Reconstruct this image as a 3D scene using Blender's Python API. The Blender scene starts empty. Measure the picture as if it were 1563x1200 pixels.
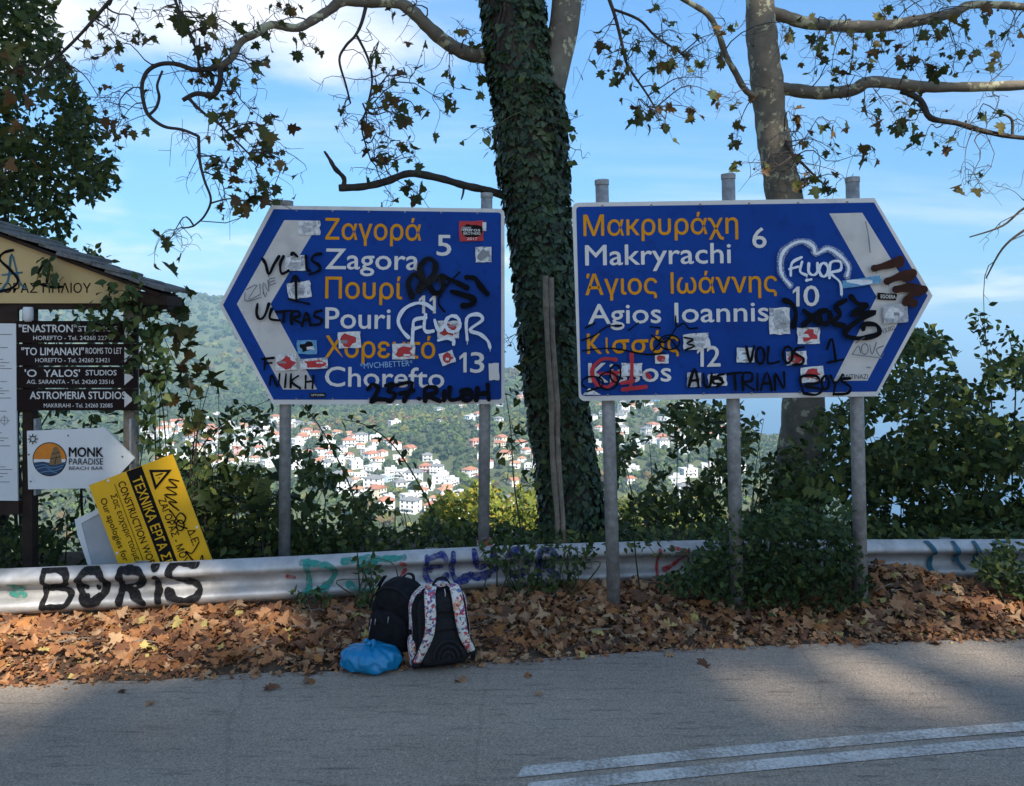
import bpy, math, random
import numpy as np
from mathutils import Vector, Matrix

# ------------------------------------------------------------------ camera, sky, sun, exposure
scene = bpy.context.scene
COL = scene.collection
FPX, CX, EYE, CAMH = 1250.0, 781.5, 510.0, 1.9      # focal length in photo pixels, centre column, eye-level row, eye height

cam_data = bpy.data.cameras.new('camera')
cam_data.sensor_fit = 'HORIZONTAL'
cam_data.sensor_width = 36.0
cam_data.lens = 36.0 * FPX / 1563.0
cam_data.shift_y = -(600.0 - EYE) / 1563.0
cam_data.clip_start = 0.05
cam_data.clip_end = 200000.0
cam = bpy.data.objects.new('camera', cam_data)
cam.location = (0, 0, CAMH)
cam.rotation_euler = (math.radians(90), 0, 0)
COL.objects.link(cam)
scene.camera = cam

TO_SUN = Vector((0.35, -0.69, 0.64)).normalized()
SUN_EL = math.asin(TO_SUN.z)
SUN_AZ = math.atan2(TO_SUN.x, TO_SUN.y)

world = bpy.data.worlds.new('World')
scene.world = world
world.use_nodes = True
wn, wl = world.node_tree.nodes, world.node_tree.links
wn.clear()
w_out = wn.new('ShaderNodeOutputWorld')
w_bg = wn.new('ShaderNodeBackground')
w_bg.inputs['Strength'].default_value = 0.12
sky = wn.new('ShaderNodeTexSky')
sky.sky_type = 'NISHITA'
sky.sun_disc = False
sky.sun_elevation = SUN_EL
sky.sun_rotation = SUN_AZ
sky.altitude = 500
sky.air_density = 1.0
sky.dust_density = 0.6
sky.ozone_density = 2.0
w_tc = wn.new('ShaderNodeTexCoord')
w_sep = wn.new('ShaderNodeSeparateXYZ')
wl.new(w_tc.outputs['Generated'], w_sep.inputs[0])
def wmath(op, a, b=None, clamp=False):
    n = wn.new('ShaderNodeMath'); n.operation = op; n.use_clamp = clamp
    for i, v in enumerate((a, b)):
        if v is None: continue
        if isinstance(v, (int, float)): n.inputs[i].default_value = v
        else: wl.new(v, n.inputs[i])
    return n.outputs[0]
# clouds live on a flat layer high above the place: direction / elevation
el = wmath('MAXIMUM', w_sep.outputs['Z'], 0.0)
den = wmath('ADD', el, 0.13)
u_ = wmath('DIVIDE', w_sep.outputs['X'], den)
v_ = wmath('DIVIDE', w_sep.outputs['Y'], den)
w_comb = wn.new('ShaderNodeCombineXYZ')
wl.new(u_, w_comb.inputs[0]); wl.new(v_, w_comb.inputs[1])
def wnoise(vec, scale, detail, rough, loc=(0, 0, 0), sc=(1, 1, 1)):
    m = wn.new('ShaderNodeMapping'); m.inputs['Location'].default_value = loc; m.inputs['Scale'].default_value = sc
    wl.new(vec, m.inputs[0])
    n = wn.new('ShaderNodeTexNoise'); n.inputs['Scale'].default_value = scale
    n.inputs['Detail'].default_value = detail; n.inputs['Roughness'].default_value = rough
    wl.new(m.outputs[0], n.inputs['Vector'])
    return n.outputs['Fac']
def wramp(fac, a, b):
    r = wn.new('ShaderNodeMapRange'); r.interpolation_type = 'SMOOTHSTEP'
    r.inputs['From Min'].default_value = a; r.inputs['From Max'].default_value = b
    wl.new(fac, r.inputs['Value'])
    return r.outputs[0]
# a broken cumulus bank plus thin stretched veils
def wdist(cx, cy, rx, ry):
    a = wmath('POWER', wmath('DIVIDE', wmath('SUBTRACT', u_, cx), rx), 2.0)
    b = wmath('POWER', wmath('DIVIDE', wmath('SUBTRACT', v_, cy), ry), 2.0)
    return wmath('SUBTRACT', 1.0, wmath('SQRT', wmath('ADD', a, b)), clamp=True)
n1 = wnoise(w_comb.outputs[0], 0.95, 8, 0.55, (3.1, 0.4, 0))
bank = wmath('ADD', wdist(-0.46, 2.1, 0.55, 0.60), wdist(-1.35, 1.9, 0.7, 0.35))
clear = wdist(0.55, 3.0, 2.6, 1.5)            # the open blue gap over the sea
cum = wramp(wmath('SUBTRACT', wmath('ADD', n1, wmath('MULTIPLY', bank, 0.45)), wmath('MULTIPLY', clear, 0.5)), 0.47, 0.72)
n2 = wnoise(w_comb.outputs[0], 1.1, 5, 0.6, (0.3, 1.7, 0), (0.32, 1.0, 1))
veil = wmath('MULTIPLY', wramp(n2, 0.45, 0.75), 0.40)
mask = wmath('MAXIMUM', cum, veil)
mask = wmath('MULTIPLY', mask, 0.86)
w_mix = wn.new('ShaderNodeMix'); w_mix.data_type = 'RGBA'
wl.new(mask, w_mix.inputs['Factor'])
w_tint = wn.new('ShaderNodeMix'); w_tint.data_type = 'RGBA'; w_tint.blend_type = 'MULTIPLY'
w_tint.inputs['Factor'].default_value = 1.0
w_grad = wn.new('ShaderNodeValToRGB')          # clear deep-blue autumn air, even on every side
w_grad.color_ramp.elements[0].position = 0.0; w_grad.color_ramp.elements[0].color = (0.21, 0.32, 0.41, 1)
w_grad.color_ramp.elements[1].position = 0.45; w_grad.color_ramp.elements[1].color = (0.54, 0.79, 0.92, 1)
wl.new(el, w_grad.inputs[0]); wl.new(w_grad.outputs[0], w_tint.inputs['B'])
wl.new(sky.outputs[0], w_tint.inputs['A'])
wl.new(w_tint.outputs['Result'], w_mix.inputs['A'])
w_mix.inputs['B'].default_value = (4.3, 4.25, 4.2, 1)
wl.new(w_mix.outputs['Result'], w_bg.inputs['Color'])
wl.new(w_bg.outputs[0], w_out.inputs['Surface'])

sun_data = bpy.data.lights.new('sun', 'SUN')
sun_data.energy = 3.6
sun_data.angle = math.radians(0.53)
sun_data.color = (1.0, 0.93, 0.82)
sun = bpy.data.objects.new('sun', sun_data)
sun.rotation_euler = (-TO_SUN).to_track_quat('-Z', 'Y').to_euler()
sun.location = (20, -40, 40)
COL.objects.link(sun)

vs = scene.view_settings
vs.view_transform = 'Standard'
vs.look = 'None'
vs.gamma = 1.0
vs.use_curve_mapping = False
vs.exposure = 1.32

# ------------------------------------------------------------------ helpers
RS = np.random.RandomState(11)
random.seed(5)

def P(px, py, Y):
    return Vector(((px - CX) * Y / FPX, Y, CAMH + (EYE - py) * Y / FPX))

def mat(name, color, rough=0.7, metal=0.0, vary=0.15, scale=8.0, bump=0.0, bscale=None, trans=0.0, spec=0.4,
        stain=None, stain_scale=2.0, stain_lo=0.55, stain_hi=0.7, coat=0.0):
    m = bpy.data.materials.new(name)
    m.use_nodes = True
    n, l = m.node_tree.nodes, m.node_tree.links
    n.clear()
    out = n.new('ShaderNodeOutputMaterial')
    b = n.new('ShaderNodeBsdfPrincipled')
    b.inputs['Roughness'].default_value = rough
    b.inputs['Metallic'].default_value = metal
    b.inputs['Specular IOR Level'].default_value = spec
    b.inputs['Coat Weight'].default_value = coat
    tc = n.new('ShaderNodeTexCoord')
    col_out = None
    c = np.array(color[:3])
    nz = n.new('ShaderNodeTexNoise'); nz.inputs['Scale'].default_value = scale; nz.inputs['Detail'].default_value = 5
    nz.inputs['Roughness'].default_value = 0.6
    l.new(tc.outputs['Object'], nz.inputs['Vector'])
    mx = n.new('ShaderNodeMix'); mx.data_type = 'RGBA'
    r = n.new('ShaderNodeMapRange'); r.inputs['From Min'].default_value = 0.3; r.inputs['From Max'].default_value = 0.7
    l.new(nz.outputs['Fac'], r.inputs['Value']); l.new(r.outputs[0], mx.inputs['Factor'])
    mx.inputs['A'].default_value = (*np.clip(c * (1 - vary), 0, 1), 1)
    mx.inputs['B'].default_value = (*np.clip(c * (1 + vary), 0, 1), 1)
    col_out = mx.outputs['Result']
    if stain is not None:
        n2 = n.new('ShaderNodeTexNoise'); n2.inputs['Scale'].default_value = stain_scale; n2.inputs['Detail'].default_value = 8
        n2.inputs['Roughness'].default_value = 0.65
        l.new(tc.outputs['Object'], n2.inputs['Vector'])
        r2 = n.new('ShaderNodeMapRange'); r2.inputs['From Min'].default_value = stain_lo; r2.inputs['From Max'].default_value = stain_hi
        l.new(n2.outputs['Fac'], r2.inputs['Value'])
        m2 = n.new('ShaderNodeMix'); m2.data_type = 'RGBA'
        l.new(r2.outputs[0], m2.inputs['Factor']); l.new(col_out, m2.inputs['A'])
        m2.inputs['B'].default_value = (*stain[:3], 1)
        col_out = m2.outputs['Result']
    l.new(col_out, b.inputs['Base Color'])
    if bump > 0:
        nb = n.new('ShaderNodeTexNoise'); nb.inputs['Scale'].default_value = bscale or scale * 3; nb.inputs['Detail'].default_value = 6
        l.new(tc.outputs['Object'], nb.inputs['Vector'])
        bp = n.new('ShaderNodeBump'); bp.inputs['Strength'].default_value = bump; bp.inputs['Distance'].default_value = 0.02
        l.new(nb.outputs['Fac'], bp.inputs['Height']); l.new(bp.outputs[0], b.inputs['Normal'])
    sh = b.outputs[0]
    if trans > 0:
        t = n.new('ShaderNodeBsdfTranslucent'); l.new(col_out, t.inputs['Color'])
        ms = n.new('ShaderNodeMixShader'); ms.inputs[0].default_value = trans
        l.new(b.outputs[0], ms.inputs[1]); l.new(t.outputs[0], ms.inputs[2]); sh = ms.outputs[0]
    l.new(sh, out.inputs['Surface'])
    return m

def build_mesh(name, verts, faces, mats, midx=None, smooth=False):
    me = bpy.data.meshes.new(name)
    verts = np.asarray(verts, dtype=np.float32)
    if isinstance(faces, np.ndarray) and faces.ndim == 2:
        k = faces.shape[1]; nf = len(faces)
        me.vertices.add(len(verts)); me.vertices.foreach_set('co', verts.ravel())
        me.loops.add(nf * k); me.loops.foreach_set('vertex_index', faces.astype(np.int32).ravel())
        me.polygons.add(nf)
        me.polygons.foreach_set('loop_start', np.arange(0, nf * k, k, dtype=np.int32))
        me.update(calc_edges=True)
    else:
        me.from_pydata([tuple(map(float, v)) for v in verts], [], [tuple(int(i) for i in f) for f in faces])
    if not isinstance(mats, (list, tuple)): mats = [mats]
    for m in mats: me.materials.append(m)
    if midx is not None:
        me.polygons.foreach_set('material_index', np.asarray(midx, dtype=np.int32))
    if smooth is True:
        me.polygons.foreach_set('use_smooth', np.ones(len(me.polygons), dtype=bool))
    me.update()
    return me

def link(name, data, parent=None):
    o = bpy.data.objects.new(name, data)
    COL.objects.link(o)
    if parent is not None: o.parent = parent
    return o

def tag(o, label, cat, group=None):
    o['label'] = label; o['category'] = cat
    if group: o['group'] = group
    return o

def thing(name, label, cat, loc=(0, 0, 0), group=None):
    o = bpy.data.objects.new(name, None)
    o.empty_display_size = 0.2
    COL.objects.link(o); o.location = loc
    o['org'] = [float(v) for v in loc]
    return tag(o, label, cat, group)

def org(parent):
    return np.array(parent['org']) if parent is not None and 'org' in parent else np.zeros(3)

def part(name, verts, faces, m, parent, smooth=False, midx=None, label=None):
    """mesh given in world coordinates, stored relative to its thing's base"""
    o0 = org(parent)
    me = build_mesh(name, np.asarray(verts, dtype=float) - o0, faces, m, midx, smooth)
    o = link(name, me, parent)
    o['org'] = [float(v) for v in o0]
    if label: o['label'] = label
    return o

def struct(name, verts, faces, m, smooth=False, midx=None):
    o = link(name, build_mesh(name, verts, faces, m, midx, smooth))
    o['kind'] = 'structure'
    return o

class MB:
    def __init__(s): s.v = []; s.f = []
    def add(s, v, f):
        n = len(s.v); s.v += [tuple(map(float, p)) for p in v]; s.f += [tuple(i + n for i in q) for q in f]; return s
    def box(s, c, size, R=None):
        hx, hy, hz = [d / 2 for d in size]
        vs_ = [Vector((x, y, z)) for x in (-hx, hx) for y in (-hy, hy) for z in (-hz, hz)]
        if R is not None: vs_ = [R @ v for v in vs_]
        c = Vector(c)
        return s.add([c + v for v in vs_], [(0, 1, 3, 2), (4, 6, 7, 5), (0, 4, 5, 1), (2, 3, 7, 6), (0, 2, 6, 4), (1, 5, 7, 3)])
    def tube(s, path, radii, seg=8, caps=True):
        v, f = tube(path, radii, seg, caps); return s.add(v, f)

def tube(path, radii, seg=8, caps=True, flat=None):
    path = [Vector(p) for p in path]
    n = len(path)
    if not hasattr(radii, '__len__'): radii = [radii] * n
    V, F = [], []
    up = None
    for i, p in enumerate(path):
        t = (path[min(i + 1, n - 1)] - path[max(i - 1, 0)])
        if t.length < 1e-9: t = Vector((0, 0, 1))
        t.normalize()
        if up is None:
            up = Vector((0, 1, 0)) if abs(t.y) < 0.9 else Vector((1, 0, 0))
        a = (up - t * up.dot(t)).normalized(); up = a
        b = t.cross(a)
        for k in range(seg):
            w = 2 * math.pi * k / seg
            V.append(p + (a * math.cos(w) + b * math.sin(w) * (flat or 1)) * radii[i])
    for i in range(n - 1):
        for k in range(seg):
            k2 = (k + 1) % seg
            F.append((i * seg + k, i * seg + k2, (i + 1) * seg + k2, (i + 1) * seg + k))
    if caps:
        F.append(tuple(range(seg))[::-1]); F.append(tuple((n - 1) * seg + k for k in range(seg)))
    return V, F

def catmull(pts, sub=6):
    pts = [np.array(p, dtype=float) for p in pts]
    if len(pts) < 3: 
        return [pts[0] + (pts[-1] - pts[0]) * t for t in np.linspace(0, 1, sub + 1)]
    out = []
    for i in range(len(pts) - 1):
        p0 = pts[max(i - 1, 0)]; p1 = pts[i]; p2 = pts[i + 1]; p3 = pts[min(i + 2, len(pts) - 1)]
        for k in range(sub):
            t = k / sub
            out.append(0.5 * ((2 * p1) + (-p0 + p2) * t + (2 * p0 - 5 * p1 + 4 * p2 - p3) * t * t + (-p0 + 3 * p1 - 3 * p2 + p3) * t ** 3))
    out.append(pts[-1])
    return out

def prism(poly, y0, y1):
    """poly: (x,z) points; extruded from y0 to y1"""
    n = len(poly)
    V = [(x, y0, z) for x, z in poly] + [(x, y1, z) for x, z in poly]
    F = [tuple(range(n)), tuple(range(2 * n - 1, n - 1, -1))]
    for i in range(n):
        j = (i + 1) % n
        F.append((i, i + n, j + n, j))
    return V, F

def xz(pts, Y):
    return [(P(a, b, Y).x, P(a, b, Y).z) for a, b in pts]

def round_poly(pts, radii, seg=6):
    n = len(pts); out = []
    for i in range(n):
        p = np.array(pts[i], float); r = radii[i]
        if r <= 0: out.append(tuple(p)); continue
        a = np.array(pts[i - 1], float) - p; b = np.array(pts[(i + 1) % n], float) - p
        a /= np.linalg.norm(a); b /= np.linalg.norm(b)
        p1, p2 = p + a * r, p + b * r
        for k in range(seg + 1):
            t = k / seg
            out.append(tuple((1 - t) ** 2 * p1 + 2 * t * (1 - t) * p + t * t * p2))
    return out

# ---- flat print: lettering from the built-in font, and brush strokes
_font_cache = {}
def glyph_text(s, bold=0.0, shear=0.0, spacing=1.0):
    key = (s, bold, shear, spacing)
    if key in _font_cache: return _font_cache[key]
    cu = bpy.data.curves.new('t', 'FONT')
    cu.body = s; cu.size = 1.0; cu.offset = bold; cu.shear = shear; cu.space_character = spacing
    cu.resolution_u = 3; cu.fill_mode = 'FRONT'
    ob = bpy.data.objects.new('t', cu)
    me = bpy.data.meshes.new_from_object(ob)
    v = np.zeros(len(me.vertices) * 3); me.vertices.foreach_get('co', v); v = v.reshape(-1, 3)
    f = [tuple(p.vertices) for p in me.polygons]
    lab = np.arange(len(v)); ch = True              # overlapping contours of one letter must not share a plane
    while ch:
        ch = False
        for q in f:
            m_ = min(lab[i] for i in q)
            for i in q:
                if lab[i] != m_: lab[i] = m_; ch = True
    _, comp = np.unique(lab, return_inverse=True)
    v[:, 2] = (comp % 7) * 9e-6
    bpy.data.objects.remove(ob); bpy.data.curves.remove(cu); bpy.data.meshes.remove(me)
    _font_cache[key] = (v, f)
    return v, f
_cap = {}
def cap_h(bold):
    if bold not in _cap:
        v, f = glyph_text('H', bold); _cap[bold] = (v[:, 1].min(), v[:, 1].max())
    return _cap[bold]

def text2d(s, x0, x1, ybase, ycap, bold=0.0, ang=0.0, shear=0.0):
    """vertices in photo pixels: text from x0 to x1 with baseline ybase and capitals reaching ycap"""
    v, f = glyph_text(s, 0.0, shear)
    lo, hi = cap_h(0.0)
    sx = (x1 - x0) / (v[:, 0].max() - v[:, 0].min()); sy = (ybase - ycap) / (hi - lo)
    X = (v[:, 0] - v[:, 0].min()) * sx; Yy = (v[:, 1] - lo) * sy
    ca, sa = math.cos(ang), math.sin(ang)      # ang > 0 turns counter-clockwise on the picture
    base = np.stack([x0 + X * ca - Yy * sa, ybase - X * sa - Yy * ca], 1)
    return embolden(base, f, bold * sy, v[:, 2])

def embolden(base, f, d, zz=0.0):
    """heavier letters: shifted copies, each a hair prouder than the last (third column)"""
    if d <= 0: return np.column_stack([base, np.zeros(len(base)) + zz]), f
    V, F = [], []
    for k, (ox, oy) in enumerate(((0, 0), (d, 0), (-d, 0), (0, d), (0, -d))):
        F += [tuple(i + len(base) * k for i in q) for q in f]
        V.append(np.column_stack([base + np.array([ox, oy]), np.full(len(base), k * 7e-5) + zz]))
    return np.concatenate(V), F

def stroke2d(pts, w, smooth=4, closed=False, taper=False, across=1, cap=True):
    """brush stroke in photo pixels -> (verts, faces, along index)"""
    p = catmull(pts, smooth) if smooth > 1 and len(pts) > 2 else [np.array(q, float) for q in pts]
    if len(pts) == 2: p = catmull(pts, 4)
    p = np.array(p); n = len(p)
    t = np.zeros_like(p)
    t[1:-1] = p[2:] - p[:-2]; t[0] = p[1] - p[0]; t[-1] = p[-1] - p[-2]
    t /= np.maximum(np.linalg.norm(t, axis=1), 1e-6)[:, None]
    nr = np.stack([-t[:, 1], t[:, 0]], 1)
    ww = np.full(n, w / 2.0)
    ww *= 1 + 0.16 * np.sin(np.arange(n) * 0.55 + p[0][0]) + 0.10 * np.sin(np.arange(n) * 1.37 + p[0][1])
    if taper: ww *= np.linspace(1.0, 0.45, n)
    V, F, A = [], [], []
    cc = across + 1
    for i in range(n):
        for k in range(cc):
            V.append(p[i] + nr[i] * ww[i] * (2 * k / across - 1)); A.append(i)
    for i in range(n - 1):
        for k in range(across):
            a = i * cc + k
            F.append((a, a + 1, a + cc + 1, a + cc))
    if cap:
        for end, sgn in ((0, -1), (n - 1, 1)):
            b0 = len(V)
            for k in range(7):
                w_ = math.pi * k / 6
                V.append(p[end] + (nr[end] * math.cos(w_) + t[end] * sgn * math.sin(w_)) * ww[end]); A.append(end)
            F.append(tuple(range(b0, b0 + 7)))
    return np.array(V), F, A

def ell(cx, cy, rx, ry, n=14, a0=0.0, a1=2 * math.pi):
    return [(cx + rx * math.cos(a0 + (a1 - a0) * i / n), cy + ry * math.sin(a0 + (a1 - a0) * i / n)) for i in range(n + 1)]

# ---- leaves
def leaf_plane():
    half = [(0.0, 0.0), (0.10, 0.02), (0.26, -0.06), (0.22, 0.12), (0.50, 0.16), (0.36, 0.32), (0.60, 0.52), (0.34, 0.54), (0.20, 0.60), (0.20, 0.78), (0.0, 1.0)]
    outline = half + [(-x, y) for x, y in reversed(half[1:-1])]
    V = [(x, y - 0.05, 0.10 * abs(x) - 0.18 * max(0, y - 0.55) ** 1.0 * (1) + 0.10 * (abs(x) > 0.3)) for x, y in outline]
    c = len(V); V.append((0, 0.38, -0.05))
    n = len(outline)
    F = [(i, (i + 1) % n, c) for i in range(n)]
    return np.array(V), np.array(F)
def leaf_crisp(k):
    """dry curled plane leaf"""
    r = np.random.RandomState(100 + k)
    V, F = leaf_plane()
    V = V.copy()
    cx, cy = r.uniform(-2.6, 2.6), r.uniform(-1.9, 1.9)
    V[:, 2] = 0.55 * cx * V[:, 0] ** 2 + 0.4 * cy * (V[:, 1] - 0.4) ** 2 + r.uniform(-0.09, 0.09, len(V)) + 0.12 * cx * V[:, 0] * V[:, 1]
    V[:, 0] *= r.uniform(0.8, 1.1)
    return V, F
def leaf_oval():
    V = np.array([(0, 0, 0), (0.24, 0.25, 0.05), (0.28, 0.5, 0.06), (0.14, 0.82, 0.02), (0, 1.05, -0.06), (-0.14, 0.82, 0.02), (-0.28, 0.5, 0.06), (-0.24, 0.25, 0.05), (0, 0.5, 0.0)], float)
    F = np.array([(i, (i + 1) % 8, 8) for i in range(8)])
    return V, F
def leaf_heart():
    V = np.array([(0, 0, 0), (0.30, -0.16, 0.05), (0.50, 0.10, 0.07), (0.34, 0.5, 0.04), (0, 0.95, -0.08), (-0.34, 0.5, 0.04), (-0.50, 0.10, 0.07), (-0.30, -0.16, 0.05)], float)
    F = np.array([(0, 1, 2), (0, 2, 3), (0, 3, 4), (0, 4, 5), (0, 5, 6), (0, 6, 7)])
    return V, F
def leaf_quad():
    V = np.array([(0, 0, 0), (0.42, 0.45, 0.08), (0, 1, -0.05), (-0.42, 0.45, 0.08)], float)
    return V, np.array([(0, 1, 2), (0, 2, 3)])
LP, LO, LH, LQ = leaf_plane(), leaf_oval(), leaf_heart(), leaf_quad()

def frames(n, up=0.5, cam=0.3, droop=0.3, rs=RS):
    z = rs.normal(size=(n, 3)); z /= np.linalg.norm(z, axis=1)[:, None]
    z = z + np.array([0, -cam, up]); z /= np.maximum(np.linalg.norm(z, axis=1), 1e-6)[:, None]
    y = rs.normal(size=(n, 3)); y[:, 2] -= droop
    y -= z * (y * z).sum(1)[:, None]; y /= np.maximum(np.linalg.norm(y, axis=1), 1e-6)[:, None]
    x = np.cross(y, z)
    return np.stack([x, y, z], 2)          # columns are axes

def leaf_batch(pts, R, size, tmpl):
    V, F = tmpl
    k = len(V); n = len(pts)
    W = np.einsum('nij,kj->nki', R, V) * size[:, None, None] + pts[:, None, :]
    FF = (F[None] + (np.arange(n) * k)[:, None, None]).reshape(-1, F.shape[1])
    return W.reshape(-1, 3), FF

_leafmesh = {}
def foliage(root, pts, size, tmpls, mats, nparts=0, probs=None, up=0.5, cam=0.3, droop=0.3, R=None, part_name='leaf', stuff_name='foliage', toplevel=None, sort=True):
    """the nparts leaves that show largest are objects of their own, the rest one stuff part"""
    pts = np.asarray(pts, float); n = len(pts)
    if n == 0: return
    size = np.asarray(size, float) * np.ones(n)
    if R is None: R = frames(n, up, cam, droop)
    if not isinstance(tmpls, list): tmpls = [tmpls]
    mi = RS.choice(len(mats), n, p=probs)
    ti = RS.randint(0, len(tmpls), n)
    if sort:
        vis = size / np.maximum(pts[:, 1], 0.5)
        inside = (np.abs(pts[:, 0] / pts[:, 1]) < 0.62)
        order = np.argsort(-(vis + inside * 10))
    else: order = np.arange(n)
    o0 = org(root)
    sel = order[:nparts]; rest = order[nparts:]
    for i in sel:
        key = (id(tmpls[ti[i]]), mats[mi[i]].name)
        if key not in _leafmesh:
            _leafmesh[key] = build_mesh('leaf', tmpls[ti[i]][0], tmpls[ti[i]][1], mats[mi[i]], smooth=True)
        o = bpy.data.objects.new(part_name, _leafmesh[key]); COL.objects.link(o)
        M = Matrix.Identity(4)
        q = pts[i] - (o0 if toplevel is None else 0)
        for a in range(3):
            for b in range(3): M[a][b] = R[i][a][b] * size[i]
            M[a][3] = q[a]
        if toplevel is None: o.parent = root
        else: tag(o, *toplevel)
        o.matrix_basis = M
    if len(rest):
        VV, FFs, MI, off = [], [], [], 0
        for t in range(len(tmpls)):
            idx = rest[ti[rest] == t]
            if not len(idx): continue
            v, f = leaf_batch(pts[idx], R[idx], size[idx], tmpls[t])
            VV.append(v); FFs.append(f + off); off += len(v)
            MI.append(np.repeat(mi[idx], len(tmpls[t][1])))
        o = link(stuff_name, build_mesh(stuff_name, np.concatenate(VV) - o0, np.concatenate(FFs), mats, np.concatenate(MI), smooth=True), root)
        o['kind'] = 'stuff'
        return o

def in_poly(x, y, poly):
    poly = np.array(poly, float); n = len(poly); c = np.zeros(len(x), bool); j = n - 1
    for i in range(n):
        xi, yi = poly[i]; xj, yj = poly[j]
        cond = ((yi > y) != (yj > y)) & (x < (xj - xi) * (y - yi) / (yj - yi + 1e-12) + xi)
        c ^= cond; j = i
    return c

def noise2(x, y, seed=0):
    r = np.random.RandomState(seed); s = 0
    for k in range(7):
        a = r.uniform(0, 6.28); f = 2 ** r.uniform(-0.6, 1.4)
        s = s + np.sin((x * math.cos(a) + y * math.sin(a)) * f + r.uniform(0, 6.28))
    return s / 7 * 1.6

def scatter(poly, n, Y0, Y1, clump=0.0, cscale=0.03, seed=1):
    """points behind a region of the picture, at distances Y0..Y1"""
    poly = np.array(poly, float)
    lo, hi = poly.min(0), poly.max(0)
    r = np.random.RandomState(seed); out = []
    while sum(len(a) for a in out) < n:
        x = r.uniform(lo[0], hi[0], n * 2); y = r.uniform(lo[1], hi[1], n * 2); Y = r.uniform(Y0, Y1, n * 2)
        k = in_poly(x, y, poly)
        if clump > 0: k &= (noise2(x * cscale, y * cscale, seed) > (clump - 1) + r.uniform(-0.25, 0.25, n * 2))
        x, y, Y = x[k], y[k], Y[k]
        out.append(np.stack([(x - CX) * Y / FPX, Y, CAMH + (EYE - y) * Y / FPX], 1))
        if len(out) > 60: break
    return np.concatenate(out)[:n]
# ------------------------------------------------------------------ materials of the setting
M = {}
def asphalt_mat():
    m = bpy.data.materials.new('asphalt'); m.use_nodes = True
    n, l = m.node_tree.nodes, m.node_tree.links
    b = n['Principled BSDF']; b.inputs['Roughness'].default_value = 0.85; b.inputs['Specular IOR Level'].default_value = 0.3
    tc = n.new('ShaderNodeTexCoord')
    def nz(scale, detail=4, rough=0.6, sc=(1, 1, 1)):
        mp = n.new('ShaderNodeMapping'); mp.inputs['Scale'].default_value = sc
        l.new(tc.outputs['Object'], mp.inputs[0])
        t = n.new('ShaderNodeTexNoise'); t.inputs['Scale'].default_value = scale; t.inputs['Detail'].default_value = detail; t.inputs['Roughness'].default_value = rough
        l.new(mp.outputs[0], t.inputs['Vector']); return t.outputs['Fac']
    def ramp(fac, stops):
        r = n.new('ShaderNodeValToRGB'); e = r.color_ramp.elements
        e[0].position, e[0].color = stops[0][0], (*stops[0][1], 1); e[1].position, e[1].color = stops[-1][0], (*stops[-1][1], 1)
        for p, c in stops[1:-1]:
            q = e.new(p); q.color = (*c, 1)
        l.new(fac, r.inputs[0]); return r.outputs[0]
    def mix(a, b_, mode='MULTIPLY', fac=1.0):
        x = n.new('ShaderNodeMix'); x.data_type = 'RGBA'; x.blend_type = mode; x.inputs['Factor'].default_value = fac
        l.new(a, x.inputs['A']); l.new(b_, x.inputs['B']); return x.outputs['Result']
    big = ramp(nz(0.9, 6, 0.6, (0.5, 1.3, 1)), [(0.3, (0.270, 0.215, 0.162)), (0.7, (0.335, 0.275, 0.212))])
    vor = n.new('ShaderNodeTexVoronoi'); vor.inputs['Scale'].default_value = 130; l.new(tc.outputs['Object'], vor.inputs['Vector'])
    stone = ramp(vor.outputs['Color'], [(0.0, (0.6, 0.6, 0.6)), (0.45, (0.94, 0.94, 0.94)), (0.8, (1.06, 1.06, 1.06)), (1.0, (1.5, 1.5, 1.46))])
    fine = ramp(nz(90, 5, 0.75), [(0.3, (0.72, 0.72, 0.72)), (0.7, (1.26, 1.26, 1.26))])
    streak = ramp(nz(9, 5, 0.7, (0.35, 2.6, 1)), [(0.33, (0.58, 0.58, 0.59)), (0.44, (1.0, 1.0, 1.0)), (0.75, (1.1, 1.1, 1.1))])
    cr = n.new('ShaderNodeTexVoronoi'); cr.feature = 'DISTANCE_TO_EDGE'; cr.inputs['Scale'].default_value = 0.55
    wv = n.new('ShaderNodeMix'); wv.data_type = 'VECTOR'; wv.inputs['Factor'].default_value = 0.12
    wn2 = n.new('ShaderNodeTexNoise'); wn2.inputs['Scale'].default_value = 3.0; wn2.inputs['Detail'].default_value = 6
    l.new(tc.outputs['Object'], wn2.inputs['Vector']); l.new(tc.outputs['Object'], wv.inputs['A']); l.new(wn2.outputs['Color'], wv.inputs['B']); l.new(wv.outputs['Result'], cr.inputs['Vector'])
    crack = ramp(cr.outputs['Distance'], [(0.0, (0.82, 0.82, 0.82)), (0.006, (1, 1, 1))])
    patch = ramp(nz(0.45, 2, 0.4, (0.35, 1.0, 1)), [(0.40, (0.86, 0.87, 0.9)), (0.47, (1.0, 1.0, 1.0)), (0.60, (1.10, 1.09, 1.06))])
    c = mix(mix(mix(mix(mix(big, stone), fine), streak), crack), patch)
    l.new(c, b.inputs['Base Color'])
    bp = n.new('ShaderNodeBump'); bp.inputs['Strength'].default_value = 0.6; bp.inputs['Distance'].default_value = 0.006
    l.new(vor.outputs['Distance'], bp.inputs['Height']); l.new(bp.outputs[0], b.inputs['Normal'])
    return m
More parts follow.
